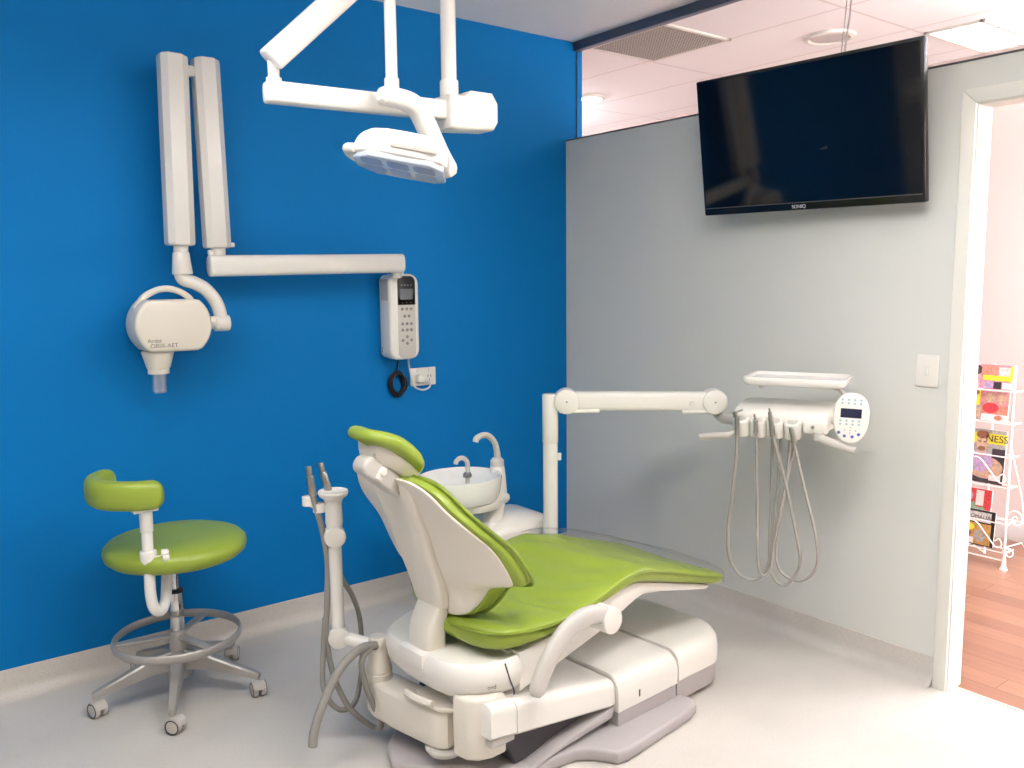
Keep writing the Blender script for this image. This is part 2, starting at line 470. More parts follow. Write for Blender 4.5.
def troffer(cx, cy, sx, sy, label, strength, col, group=None, name='ceiling_light'):
    t = thing(name, label, 'ceiling light', (cx, cy, ZC), 0, group)
    b = new(); w = .02
    for lo, hi in (((-sx/2, -sy/2), (-sx/2+w, sy/2)), ((sx/2-w, -sy/2), (sx/2, sy/2)), ((-sx/2, -sy/2), (sx/2, -sy/2+w)), ((-sx/2, sy/2-w), (sx/2, sy/2))):
        box(b, (cx+lo[0], cy+lo[1], ZC-.012), (cx+hi[0], cy+hi[1], ZC+.001), .002, 1)
    obj('light_frame', b, M['trim'], t)
    b = new(); box(b, (cx-sx/2+w, cy-sy/2+w, ZC-.007), (cx+sx/2-w, cy+sy/2-w, ZC+.001)); obj('diffuser', b, lamp('diffuser_glow', col, strength), t)
troffer(4.72, 2.175, .62, .29, 'bright flush panel light in the hall ceiling right of the television', 7, '#FFF4F0')
t = thing('ceiling_downlight', 'small glowing round downlight in the far hall ceiling beside blue wall', 'ceiling light', (4.08, 4.42, ZC))
m0 = Matrix.Translation((4.08, 4.42, ZC-.02))
b = new(); lathe(b, [(.075, .0), (.098, .004), (.1, .02), (.075, .02), (.075, .0)], m0, 32); obj('ring', b, M['trim'], t)
b = new(); lathe(b, [(0, .004), (.075, .006), (.075, .019), (0, .019)], m0, 32); obj('bulb_lens', b, lamp('downlight_glow', '#ffffff', 9), t)
# added lamps out of view, hung low to brighten room and hall ceilings
def unseen_light_box(cx, cy, sx, sy, label, strength, col, group=None):
    t = thing('ceiling_light', label, 'ceiling light', (cx, cy, ZC), 0, group)
    for dx in (-.4, .4): b = new(); cyl(b, (cx+dx*sx, cy, ZC-.34), (cx+dx*sx, cy, ZC), .006, seg=10); cyl(b, (cx+dx*sx, cy, ZC-.012), (cx+dx*sx, cy, ZC), .03, bev=.003); obj('suspension_rod', b, M['trim'], t)
    b = new()
    for s_ in (-1, 1): box(b, (cx-sx/2-.012, cy+s_*(sy/2+.006)-.006, ZC-.415), (cx+sx/2+.012, cy+s_*(sy/2+.006)+.006, ZC-.335), .003, 2); box(b, (cx+s_*(sx/2+.006)-.006, cy-sy/2, ZC-.415), (cx+s_*(sx/2+.006)+.006, cy+sy/2, ZC-.335), .003, 2)
    obj('light_body', b, M['trim'], t)
    b = new(); box(b, (cx-sx/2, cy-sy/2, ZC-.405), (cx+sx/2, cy+sy/2, ZC-.345), .01, 3); obj('diffuser', b, lamp('diffuser_glow', col, strength), t)
unseen_light_box(4.2, .7, .4, 1.2, 'added unseen light box brightening the hall ceiling outside the doorway', 42, '#F3F7FF')
unseen_light_box(3.8, 5.7, .4, 1.2, 'added unseen light box brightening the far end of the hall', 45, '#F3F7FF')
unseen_light_box(1.5, .85, 1.2, .4, 'unseen light box hung low to brighten treatment room ceiling, nearest the doorway', UNSEEN_LAMP1, '#FFFCF8')
unseen_light_box(.1, 1.9, 1.2, .4, 'unseen light box hung low to brighten treatment room ceiling, nearest the stool', UNSEEN_LAMP2, '#FFFCF8')

# ------------------------------------------------------------------ television
P0 = [V3(p) for p in ((2.813, 2.424, 2.278), (2.862, 1.506, 2.269), (2.946, 1.513, 1.735), (2.895, 2.431, 1.746))]
rx = (P0[1]-P0[0]); up = (P0[0]-P0[3]); Wt, Ht = rx.length, up.length
ctr = sum(P0, V3())/4
mt = facing(ctr, rx, up)
t = thing('television', 'large black flat-screen television tilted forward on the grey wall', 'television', tuple(ctr))
b = new(); box(b, (-Wt/2, -Ht/2, -.03), (Wt/2, Ht/2, 0), .006, 2, mt); box(b, (-Wt*.33, -Ht*.36, -.055), (Wt*.33, Ht*.3, -.02), .012, 2, mt)
obj('housing', b, M['black'], t)
b = new(); box(b, (-Wt/2+.012, -Ht/2+.032, -.002), (Wt/2-.012, Ht/2-.012, .0008), 0, 1, mt); obj('screen', b, M['screen'], t)
b = new(); box(b, (-Wt/2+.01, -Ht/2+.0275, -.002), (Wt/2-.01, -Ht/2+.0305, .0012), 0, 1, mt); obj('trim_line', b, M['cap'], t)
text('logo', 'SONIQ', .019, M['logo'], mt @ Matrix.Translation((-.02, -Ht/2+.014, .0006)), t)
b = new(); box(b, (2.955, 1.82, 1.86), (3.0352, 2.12, 2.12), .006, 2); box(b, (2.89, 1.86, 1.95), (2.97, 1.9, 2.03), .004, 1); box(b, (2.89, 2.04, 1.95), (2.97, 2.08, 2.03), .004, 1)
obj('wall_bracket', b, M['blackplastic'], t)
b = new()
tube(b, spline([(2.94, 1.84, 2.21), (2.97, 1.853, 2.33), (3.0, 1.856, 2.46), (3.015, 1.862, 2.6), (3.02, 1.862, 2.7)], 8), .0035, 8)
tube(b, spline([(2.94, 1.855, 2.21), (2.972, 1.868, 2.33), (3.005, 1.878, 2.46), (3.018, 1.876, 2.6), (3.02, 1.875, 2.7)], 8), .0025, 8)
tag(obj('television_cable', b, M['tvcable']), 'pair of thin pale cables running from television top to the ceiling', 'cable')

# ------------------------------------------------------------------ light switch
t = thing('light_switch', 'white rocker light switch plate on grey wall beside the doorway', 'light switch', (XW, 1.525, 1.15))
b = new(); box(b, (XW-.008, 1.483, 1.094), (XW, 1.567, 1.209), .004, 3); obj('plate', b, M['white'], t)
b = new(); box(b, (XW-.013, 1.517, 1.137), (XW-.006, 1.533, 1.166), .002, 2); obj('rocker', b, M['white_metal'], t)

# ------------------------------------------------------------------ power outlet, plug, cords
t = thing('power_outlet', 'white double power outlet on blue wall below the control box', 'power outlet', (2.131, YB, 1.038))
b = new(); box(b, (2.062, YB-.009, .995), (2.202, YB, 1.08), .004, 3); obj('plate', b, M['white'], t)
for x in (2.1, 2.165):
    b = new(); box(b, (x-.006, YB-.013, 1.06), (x+.006, YB-.008, 1.073), .001, 1); obj('switch', b, M['white_metal'], t)
b = new()
for dx, a in ((-.008, .4), (.008, -.4)):
    box(b, (-.0015, -.0006, -.006), (.0015, .0006, .006), 0, 1, Matrix.Translation((2.165+dx, YB-.0095, 1.038)) @ Matrix.Rotation(a, 4, 'Y'))
box(b, (2.1635, YB-.0101, 1.014), (2.1665, YB-.009, 1.026)); obj('socket_slots', b, M['darkgap'], t)
t = thing('plug_cord', 'white plug and cord curving from control box to the outlet', 'cord', (2.1, YB-.02, 1.03))
b = new(); box(b, (2.085, YB-.045, 1.012), (2.122, YB-.009, 1.05), .008, 3); obj('plug', b, M['white'], t)
b = new(); tube(b, spline([(2.035, 3.44, 1.145), (2.045, 3.45, 1.09), (2.06, 3.455, 1.03), (2.075, 3.455, .995), (2.11, 3.445, .978), (2.145, 3.44, .988), (2.15, 3.44, 1.01), (2.128, 3.44, 1.022), (2.115, 3.44, 1.025)], 8), .0045, 8)
obj('cord', b, M['white_cable'], t)
t = thing('coiled_cable', 'coiled black cable hanging under the control box on blue wall', 'cable', (1.985, YB-.02, 1.02))
b = new()
for k in range(7):
    rx_, rz_ = .036+random.uniform(-.004, .006), .052+random.uniform(-.006, .008); ox, oz = random.uniform(-.005, .005), random.uniform(-.007, .005); yy = YB-.0048-.005*k
    tube(b, [(1.985+ox+rx_*math.cos(a*PI/14), yy, 1.018+oz+rz_*math.sin(a*PI/14)) for a in range(28)], .0042, 7, closed=True)
obj('coil', b, M['black_cable'], t)
b = new(); tube(b, spline([(1.985, 3.44, 1.145), (1.985, 3.45, 1.11), (1.98, 3.453, 1.07)], 6), .0035, 7); obj('lead', b, M['black_cable'], t)

# ------------------------------------------------------------------ dental x-ray unit on blue wall
YX = 3.33
t = thing('xray_machine', 'white wall-mounted dental x-ray unit with folded scissor arm on blue wall', 'x-ray machine', (2.0, YB, 1.3))
# control box: front at y~3.385
x0, x1, z0, z1 = 1.903, 2.055, 1.135, 1.518
b = new()
def rrect(xa, xb, za, zb, r, n=6, rt_=None, rb_=None):
    pts = []
    for cx, cz, a0 in ((xb-r, zb-r, 0), (xa+r, zb-r, PI/2), (xa+r, za+r, PI), (xb-r, za+r, 1.5*PI)):
        for k in range(n+1): a = a0+PI/2*k/n; pts.append((cx+r*math.cos(a), cz+r*math.sin(a)))
    return pts
XZ = Matrix(((1, 0, 0, 0), (0, 0, -1, 0), (0, 1, 0, 0), (0, 0, 0, 1)))   # local xy -> world xz, local z -> -y
prism(b, rrect(x0+.012, x1-.006, z0+.004, z1-.004, .03), -YB, -YB+.028, XZ, .003)
prism(b, rrect(x0, x1, z0, z1, .045), -YB+.028, -YB+.112, XZ, .012, 3)
cb = obj('control_box', b, M['white'], t)
b = new(); prism(b, rrect(1.944, 2.034, 1.145, 1.4, .02), -YB+.1115, -YB+.1132, XZ, .0008); obj('keypad_panel', b, M['greyplastic2'], cb)
b = new(); prism(b, rrect(1.944, 2.034, 1.38, 1.508, .026), -YB+.112, -YB+.1145, XZ, .001); box(b, (1.944, YB-.1145, 1.38), (2.034, YB-.112, 1.42), .0006, 1); obj('display_panel', b, M['blackplastic'], cb)
b = new(); box(b, (1.956, YB-.1155, 1.402), (2.022, YB-.114, 1.452), .001, 1); obj('display', b, M['lcdgrey'], cb)
for rz, xs in ((1.362, (1.966, 1.989, 2.011)), (1.330, (1.978, 2.0)), (1.296, (1.966, 1.989, 2.011)), (1.268, (1.966, 1.989, 2.011)), (1.238, (1.989,)), (1.222, (1.966, 2.011)), (1.208, (1.989,))):
    for x in xs:
        b = new(); lathe(b, [(0, 0), (.0072, 0), (.0072, .0012), (.005, .0022), (0, .0022)], facing((x, YB-.113, rz), (1, 0, 0), (0, 0, 1)), 14); obj('button', b, M['btn_grey'], cb)
for rz, n in ((1.39, 3), (1.468, 4)):
    b = new()
    for k in range(n):
        x = 1.989+(k-(n-1)/2)*(.022 if n == 3 else .016); box(b, (x-.003, YB-.1152, rz-.002), (x+.003, YB-.1144, rz+.002))
    obj('indicator_row', b, M['btn_grey'], cb)
b = new(); box(b, (x0-.0006, YB-.1, 1.40), (x0+.004, YB-.03, 1.495), .002, 1); obj('side_recess', b, M['greyplastic2'], cb)
b = new(); box(b, (x0+.0115, YB-.02, 1.165), (x0+.014, YB-.012, 1.19)); obj('side_slot', b, M['darkgap'], cb)
# arm pivot and extension arm (reaches left along the wall)
b = new(); cyl(b, (1.93, 3.345, 1.50), (1.93, 3.345, 1.56), .022, bev=.003); cyl(b, (1.955, 3.39, 1.50), (1.955, 3.36, 1.53), .02, bev=.003); obj('pivot_collar', b, M['white'], t)
b = new()
def sq(c, hy, hz, r=.03, n=5, ax='x'):
    pts = []
    for k in range(24):
        a = 2*PI*k/24; e = .5
        pts.append((abs(math.cos(a))**e*math.copysign(hy, math.cos(a)), abs(math.sin(a))**e*math.copysign(hz, math.sin(a))))
    return pts
def squaretube(b, p, q, ha, hb, up, e=.5, capb=.006, n=28):
    p = V3(p); q = V3(q); d = (q-p).normalized(); a = d.cross(V3(up)).normalized(); u = a.cross(d)
    L = (q-p).length; rings = []
    for s, k in ((0, 1-capb/min(ha, hb)), (capb*.35, 1-.35*capb/min(ha, hb)), (capb, 1), (L-capb, 1), (L-capb*.35, 1-.35*capb/min(ha, hb)), (L, 1-capb/min(ha, hb))):
        rings.append([p+d*s+a*(k*ha*math.copysign(abs(math.cos(2*PI*j/n))**e, math.cos(2*PI*j/n)))+u*(k*hb*math.copysign(abs(math.sin(2*PI*j/n))**e, math.sin(2*PI*j/n))) for j in range(n)])
    loft(b, rings)
squaretube(b, (1.103, 3.325, 1.551), (1.95, 3.325, 1.564), .03, .041, (0, 0, 1), .62)
obj('extension_arm', b, M['white_metal'], t)
b = new(); cyl(b, (1.142, 3.325, 1.59), (1.142, 3.325, 1.635), .027, bev=.003); cyl(b, (1.165, 3.325, 1.63), (1.205, 3.325, 1.632), .009, bev=.002); cyl(b, (1.105, 3.325, 1.598), (1.13, 3.325, 1.602), .013, bev=.002); obj('elbow', b, M['white'], t)
# scissor arms: vertical bars with bevelled edges
def bar(xa, za, xb, zb, hw, hd):
    b = new()
    pts = [(-hw, -hd*.55), (-hw*.6, -hd), (hw*.45, -hd), (hw, -hd*.4), (hw, hd*.6), (hw*.6, hd), (-hw*.6, hd), (-hw, hd*.6)]
    rings = []
    L = math.hypot(xb-xa, zb-za); dx, dz = (xb-xa)/L, (zb-za)/L
    for s, k in ((0, .82), (.004, .95), (.012, 1), (L-.012, 1), (L-.004, .95), (L, .82)):
        rings.append([(xa+dx*s+px*k*dz*1.0, YX+py*k, za+dz*s-px*k*dx) for px, py in pts])
    loft(b, rings); return b
obj('scissor_arm', bar(1.142, 1.618, 1.131, 2.313, .0475, .045), M['white_metal'], t, angle=25)
obj('scissor_arm', bar(1.004, 1.626, 1.013, 2.312, .050, .045), M['white_metal'], t, angle=25)
b = new(); squaretube(b, (1.0, 3.335, 2.262), (1.14, 3.335, 2.262), .022, .02, (0, 0, 1), .6); obj('top_link', b, M['white'], t)
# yoke and tube head
b = new(); cyl(b, (1.004, YX, 1.60), (1.006, YX, 1.63), .026); cyl(b, (1.006, YX, 1.52), (1.004, YX, 1.602), .037, .03, bev=.004)
tube(b, spline([(1.004, YX, 1.545), (1.008, YX, 1.505), (1.05, YX, 1.487), (1.10, YX, 1.46), (1.145, YX, 1.405), (1.163, YX, 1.345), (1.163, YX, 1.325)], 6), [.03]*4+[.027]*33, 14) if False else tube(b, spline([(1.0, YX, 1.545), (1.006, YX, 1.505), (1.05, YX, 1.487), (1.09, YX, 1.462), (1.128, YX, 1.41), (1.143, YX, 1.345), (1.143, YX, 1.322)], 6), .025, 14)
cyl(b, (1.115, YX, 1.333), (1.172, YX, 1.333), .031, bev=.006); cyl(b, (1.06, YX, 1.34), (1.12, YX, 1.336), .024, bev=.004)
obj('yoke', b, M['white'], t)
b = new()
def headpts(cx, cz, r, zt, zb, n=40):
    out = []
    for k in range(n):
        a = 2*PI*k/n; x, z = cx+r*1.08*math.cos(a), cz+r*math.sin(a)
        out.append((x, min(max(z, zb), zt)))
    return out
hp = headpts(.947, 1.335, .127, 1.428, 1.239)
# drop duplicates on the flats
hq = []
for p in hp:
    if not hq or math.hypot(p[0]-hq[-1][0], p[1]-hq[-1][1]) > 1e-5: hq.append(p)
prism(b, hq, -YX-.075, -YX+.075, XZ, .014, 3)
th = obj('tube_head', b, M['cream'], t)
b = new(); tube(b, spline([(.835, YX+.01, 1.395), (.865, YX+.01, 1.438), (.92, YX+.01, 1.465), (.97, YX+.01, 1.465), (1.02, YX+.01, 1.44), (1.05, YX+.01, 1.40)], 6), .012, 12); obj('handle', b, M['cream'], th)
b = new(); hb_ = []
for p in headpts(.962, 1.335, .126, 1.41, 1.238):
    if not hb_ or math.hypot(p[0]-hb_[-1][0], p[1]-hb_[-1][1]) > 1e-5: hb_.append(p)
prism(b, hb_, -YX-.09, -YX+.02, XZ, .014, 3); obj('rear_casing', b, M['cream'], th)
b = new(); cyl(b, (.90, YX, 1.24), (.90, YX, 1.175), .058, .042, bev=.004); cyl(b, (.90, YX, 1.18), (.90, YX, 1.155), .038, bev=.002); obj('cone_collar', b, M['cream'], th)
b = new(); lathe(b, [(.028, 0), (.028, .075), (.0305, .075), (.0305, 0), (.028, 0)], Matrix.Translation((.90, YX, 1.085)), 24); obj('collimator_tube', b, M['clear'], th)
text('lettering', 'Ardet', .021, M['print'], facing((.872, YX-.0755, 1.281), (1, 0, 0), (0, 0, 1)), th, .0004)
text('lettering', 'ORIX-AET', .022, M['print'], facing((.905, YX-.0755, 1.262), (1, 0, 0), (0, 0, 1)), th, .0004)

# ------------------------------------------------------------------ operating light
t = thing('dental_light', 'white ceiling-mounted dental operating light with jointed arms', 'dental light', (1.405, 2.08, ZC))
PX, PY = 1.39, 2.09
b = new(); cyl(b, (PX, PY, 2.03), (PX, PY, ZC), .0215, seg=28); cyl(b, (PX, PY, 2.0), (PX, PY, 2.045), .0265, bev=.003); lathe(b, [(.0215, -.02), (.07, -.015), (.08, 0), (0, 0)], Matrix.Translation((PX, PY, ZC)), 32); obj('ceiling_post', b, M['white_metal'], t)
b = new()
hexa = [(1.365, 1.91), (1.365, 2.0), (1.42, 2.0), (1.44, 2.018), (1.51, 2.018), (1.53, 1.99), (1.53, 1.938), (1.515, 1.915), (1.39, 1.907)]
prism(b, hexa, -PY-.045, -PY+.045, XZ, .01, 3); obj('pivot_block', b, M['white'], t)
b = new(); squaretube(b, (1.38, 2.09, 1.962), (.868, 2.13, 1.960), .024, .0265, (0, 0, 1), .35); obj('swing_arm', b, M['white_metal'], t)
b = new(); cyl(b, (.893, 2.13, 1.975), (.893, 2.13, 2.05), .014, bev=.002); cyl(b, (.893, 2.13, 1.975), (.893, 2.13, 1.996), .019); obj('elbow', b, M['white'], t)
SA0, SA1 = V3((.880, 2.122, 2.034)), V3((1.195, 2.02, 2.345))
b = new(); squaretube(b, SA0, SA1, .03, .04, (0, -1, 0), .3)
sa = obj('spring_arm', b, M['white_metal'], t)
d_ = (SA1-SA0).normalized()
for s_ in (.03, .06):
    b = new(); pc = SA0+d_*s_+V3((0, -.0385, .004)); cyl(b, pc, pc+V3((0, -.004, 0)), .005, seg=12); obj('pivot_bolt', b, M['steel'], sa)
LX, LY = 1.166, 2.02
b = new(); cyl(b, (LX, LY, 2.0), (LX, LY, 2.37), .0155, seg=24); cyl(b, (LX, LY, 1.968), (LX, LY, 2.01), .0195, bev=.003); obj('drop_post', b, M['white_metal'], t)
b = new()
yk = spline([(LX-.036, LY, 1.966), (LX, LY, 1.963), (LX+.045, LY, 1.957), (LX+.078, LY, 1.938), (LX+.105, LY, 1.895), (LX+.14, LY, 1.83), (LX+.178, LY, 1.775)], 6)
N = len(yk); rings = []
for i, p in enumerate(yk):
    tt = (yk[min(i+1, N-1)]-yk[max(i-1, 0)]).normalized(); a = tt.cross(V3((0, 1, 0))).normalized()
    k = [.6, .9, 1][min(i, N-1-i, 2)]
    hw, hd = .023*k, .028*k
    rings.append([p+a*(hw*math.copysign(abs(math.cos(2*PI*j/20))**.5, math.cos(2*PI*j/20)))+V3((0, 1, 0))*(hd*math.copysign(abs(math.sin(2*PI*j/20))**.5, math.sin(2*PI*j/20))) for j in range(20)])
loft(b, rings); obj('yoke_arm', b, M['white'], t)
# lamp head
mh = Matrix.Translation((1.168, 1.985, 1.800)) @ Matrix.Rotation(math.radians(-38), 4, 'Z') @ Matrix.Rotation(math.radians(11), 4, 'Y') @ Matrix.Rotation(math.radians(-9), 4, 'X')
def oct_(hx, hy, c): return [(-hx, -hy+c), (-hx+c, -hy), (hx-c*.6, -hy), (hx, -hy+c*.6), (hx, hy-c*.6), (hx-c*.6, hy), (-hx+c, hy), (-hx, hy-c)]
b = new(); rings = []
for z, k in ((-.016, .96), (-.012, 1), (.012, 1), (.03, .96), (.048, .86), (.058, .72), (.062, .5)): rings.append([mh @ V3((x*k, y*k, z)) for x, y in oct_(.128, .09, .048)])
loft(b, rings); hd = obj('lamp_head', b, M['white'], t, sub=1)
b = new(); prism(b, oct_(.118, .082, .048), -.026, -.010, mh, .004, 2); obj('lens', b, M['lens'], hd)
b = new()
for i in range(3):
    for j in range(2): prism(b, oct_(.028, .03, .012), -.0268, -.025, mh @ Matrix.Translation((-.068+.068*i, -.034+.068*j, 0)), .0005, 1)
obj('led_cells', b, M['ledcell'], hd)
b = new(); box(b, (-.02, -.0935, .004), (.10, -.082, .026), .005, 2, mh); obj('side_handle', b, M['greyplastic2'], hd)
b = new(); tube(b, spline([mh @ V3(q) for q in ((-.112, -.05, -.004), (-.135, -.03, -.002), (-.14, 0, 0), (-.135, .03, -.002), (-.112, .05, -.004))], 6), .012, 10); obj('grip', b, M['white'], hd)
b = new(); cyl(b, mh @ V3((.10, .0, .03)), V3((LX+.155, LY, 1.81)), .016, bev=.003); obj('head_joint', b, M['steel'], t)

# ------------------------------------------------------------------ operator stool
SX, SY = .855, 3.12
t = thing('operator_stool', 'green upholstered stool with curved backrest and foot ring on castors', 'stool', (SX, SY, 0))
for k in range(5):
    a = math.radians(176+72*k); c, s = math.cos(a), math.sin(a)
    b = new()
    def LP(r, w, z): return (SX+c*r-s*w, SY+s*r+c*w, z)
    rings = []
    for r, w, zt, zb in ((.02, .024, .175, .10), (.08, .022, .165, .105), (.2, .017, .118, .083), (.275, .014, .09, .066), (.293, .012, .082, .066)):
        rings.append([LP(r, -w, zb), LP(r, -w, zt-.006), LP(r, -w*.7, zt), LP(r, w*.7, zt), LP(r, w, zt-.006), LP(r, w, zb)])
    loft(b, rings)
    lg = obj('leg', b, M['greymetal'], t)
    ca = math.radians((-70, -50, -95, 60, 100)[k])
    cd = V3((math.cos(ca), math.sin(ca), 0)); cs = V3((-cd.y, cd.x, 0)); pc = V3((SX+c*.283, SY+s*.283, 0))
    b = new(); cyl(b, pc+V3((0, 0, .05)), pc+V3((0, 0, .075)), .008)
    wc = pc+cd*.012+V3((0, 0, .028))
    for sgn in (-1, 1): cyl(b, wc+cs*(.005*sgn), wc+cs*(.024*sgn), .028, seg=24, bev=.006)
    rings = []
    for k2 in range(9):
        aa = PI*.05+PI*.9*k2/8; rr = .031; q = wc+cd*(rr*math.cos(aa))+V3((0, 0, rr*math.sin(aa)))
        rings.append([q-cs*.02, q+cs*.02, q*1+cs*.018-(q-wc)*.12, q-cs*.018-(q-wc)*.12])
    loft(b, rings)
    cst = obj('castor', b, M['greyplastic2'], lg)
    for sgn in (-1, 1):
        b = new(); lathe(b, [(.0215, 0), (.0255, 0), (.0255, .0008), (.0215, .0008), (.0215, 0)], frame(wc+cs*(.0236*sgn), cd, cs*sgn), 24)
        obj('wheel_groove', b, M['rubber'], cst)
b = new(); cyl(b, (SX, SY, .085), (SX, SY, .245), .033, .03, bev=.004); cyl(b, (SX, SY, .07), (SX, SY, .1), .04); obj('hub', b, M['greymetal'], t)
b = new(); cyl(b, (SX, SY, .24), (SX, SY, .388), .0245, seg=24, bev=.002); cyl(b, (SX, SY, .38), (SX, SY, .52), .013, seg=20); obj('gas_lift', b, M['chrome'], t)
b = new(); cyl(b, (SX, SY, .385), (SX, SY, .395), .027, bev=.002); obj('collar', b, M['rubber'], t)
b = new(); cyl(b, (SX, SY, .30), (SX, SY, .322), .0262, bev=.002); obj('collar', b, M['steel'], t)
b = new(); tube(b, [(SX+.215*math.cos(2*PI*k/48), SY+.215*math.sin(2*PI*k/48), .222) for k in range(48)], 0, 14, closed=True, flat=(.007, .0155), up=(0, 0, 1))
for k in range(3):
    a = math.radians(-74+120*k)
    squaretube(b, (SX, SY, .225), (SX+.212*math.cos(a), SY+.212*math.sin(a), .222), .016, .006, (0, 0, 1), .5)
obj('foot_ring', b, M['greymetal'], t)
b = new(); lathe(b, [(0, 0), (.05, 0), (.06, .02), (.15, .035), (.2, .045), (0, .05)], Matrix.Translation((SX, SY, .475)), 32); obj('seat_plate', b, M['white'], t)
b = new()
prof = [(0, 0), (.19, .0), (.222, .006), (.238, .02), (.243, .038), (.24, .054), (.226, .069), (.195, .079), (.12, .083), (.06, .0815), (0, .081)]
lathe(b, prof, Matrix.Translation((SX+.012, SY, .515)) @ Matrix.Rotation(math.radians(0), 4, 'Z'), 56); obj('seat', b, M['green'], t)
# backrest: curved cushion on bent tube
b = new(); tube(b, spline([(SX-.03, SY-.03, .505), (SX-.045, SY-.07, .47), (SX-.065, SY-.115, .41), (SX-.09, SY-.15, .385), (SX-.115, SY-.165, .40), (SX-.125, SY-.165, .45), (SX-.125, SY-.165, .55), (SX-.125, SY-.165, .745)], 8), .0185, 16); obj('back_tube', b, M['white_metal'], t)
bx_, by_ = SX-.125, SY-.165
b = new(); cyl(b, (bx_, by_, .555), (bx_, by_, .605), .0265, bev=.003); obj('clamp_collar', b, M['white'], t)
b = new(); cyl(b, (bx_, by_, .67), (bx_, by_, .75), .021, bev=.002); obj('upper_sleeve', b, M['white'], t)
b = new(); cyl(b, (bx_+.012, by_-.016, .58), (bx_+.036, by_-.024, .58), .008)
for k in range(6):
    a = k*PI/3; cyl(b, (bx_+.036+.0*k, by_-.026+.012*math.cos(a), .582+.016*math.sin(a)), (bx_+.056, by_-.033+.012*math.cos(a), .582+.016*math.sin(a)), .0115, seg=10, bev=.003)
obj('clamp_knob', b, M['white'], t)
cpath = spline([(bx_+.055, by_-.028, .797), (bx_-.035, by_-.02, .80), (bx_-.115, by_+.045, .804), (bx_-.125, by_+.14, .808), (bx_-.045, by_+.225, .812)], 9)
b = new(); NN = len(cpath); rings = []
for i, p in enumerate(cpath):
    tt = (cpath[min(i+1, NN-1)]-cpath[max(i-1, 0)]).normalized(); a = tt.cross(V3((0, 0, 1))).normalized()
    e = min(i, NN-1-i); k = [.45, .75, .9, .97, 1][min(e, 4)]
    off = [-.02, -.014, -.008, 0, 0][min(e, 4)]*(1 if i < NN/2 else -1)
    rings.append([p+tt*off*-0+a*(.03*k*math.copysign(abs(math.cos(2*PI*j/20))**.75, math.cos(2*PI*j/20)))+V3((0, 0, 1))*(.05*k*math.copysign(abs(math.sin(2*PI*j/20))**.75, math.sin(2*PI*j/20))) for j in range(20)])
loft(b, rings); obj('backrest', b, M['green'], t, sub=1)
b = new(); box(b, (bx_-.045, by_-.03, .742), (bx_+.035, by_+.02, .754), .004, 2); obj('backrest_plate', b, M['white'], t)

# ------------------------------------------------------------------ dental chair  (local u = towards feet, v = towards blue wall)
C0 = (1.9, 2.2, 0); TH = math.radians(4)
chair = thing('dental_chair', 'green upholstered dental chair with white shell and grey base plate', 'dental chair', C0, TH)
def part(name, bm, m, parent=None, **k): return obj(name, bm, m, parent or chair, local=True, **k)
UZ = Matrix(((1, 0, 0, 0), (0, 0, -1, 0), (0, 1, 0, 0), (0, 0, 0, 1)))     # local xy->u,z ; local z -> -v

# base plate (grey)
b = new()
out = [(-.66, .12), (-.70, .03), (-.66, -.06), (-.55, -.14), (-.50, -.235), (-.44, -.275), (-.34, -.285), (-.24, -.30), (-.20, -.335), (-.16, -.40), (-.12, -.41), (.22, -.385), (.275, -.37), (.29, -.34), (.30, .30), (-.2, .30), (-.5, .26)]
prism(b, out, .0, .045, None, .012, 3); part('base_plate', b, M['greyplastic'])
b = new()
prism(b, [(-.50, .02), (-.30, .055), (-.06, .075), (-.045, .12), (-.10, .105), (-.3, .075)], .225, .29, UZ, .008, 2)
part('base_ridge', b, M['greyplastic'])
# centre block and front block with grey skirts
def block(u0, u1, v0, v1, z0, z1, bev): 
    b = new(); box(b, (u0, v0, z0), (u1, v1, z1), bev, 5); return b
b = new()
prism(b, [(-.046, -.30), (.252, -.30), (.252, .27), (-.046, .27)], .03, .115, None, .004, 2); part('block_skirt', b, M['greyplastic'])
def hood(u0, u1, v0, v1, zb, prof):
    """loft along u with (u, ztop) profile, rounded shoulders in v"""
    rings = []
    for u, zt in prof:
        r = min(.05, (zt-zb)*.6); pts = [(v0, zb), (v0, zt-r)]
        for k in range(1, 6): a = PI-PI/2*k/6; pts.append((v0+r+r*math.cos(a), zt-r+r*math.sin(a)))
        pts += [(v0+r, zt), (v1-r, zt)]
        for k in range(1, 6): a = PI/2-PI/2*k/6; pts.append((v1-r+r*math.cos(a), zt-r+r*math.sin(a)))
        pts += [(v1, zt-r), (v1, zb)]
        rings.append([(u, p, q) for p, q in pts])
    bb = new(); loft(bb, rings); return bb
part('centre_cover', hood(-.05, .255, -.305, .275, .095, [(-.0505, .208), (-.047, .213), (.1, .214), (.248, .205), (.255, .196)]), M['white'])
def hoodtip(u0, u1, v0, v1, zb, zt, R, m, name, grow=0):
    b = new(); rings = []
    # plan outline with rounded foot corners, stacked to a domed top
    def plan(k):
        pts = [(u0, v0*k)]
        for j in range(9): a = -PI/2+PI/2*j/8; pts.append((u1-R+R*math.cos(a)-(1-k)*.09, (v0+R)*k+R*k*math.sin(a)))
        for j in range(9): a = PI/2*j/8; pts.append((u1-R+R*math.cos(a)-(1-k)*.09, (v1-R)*k+R*k*math.sin(a)))
        pts.append((u0, v1*k)); return pts
    for z, k in zt: rings.append([(u, v, z) for u, v in plan(k)])
    loft(b, rings); return part(name, b, m)
hoodtip(.262, .565, -.30, .27, .02, [(.022, .985), (.03, .995), (.105, .995)], .12, M['greyplastic'], 'front_skirt')
hoodtip(.262, .570, -.305, .275, .1, [(.1, 1), (.15, 1), (.18, .985), (.197, .945), (.206, .88), (.208, .8)], .12, M['white'], 'front_cover')
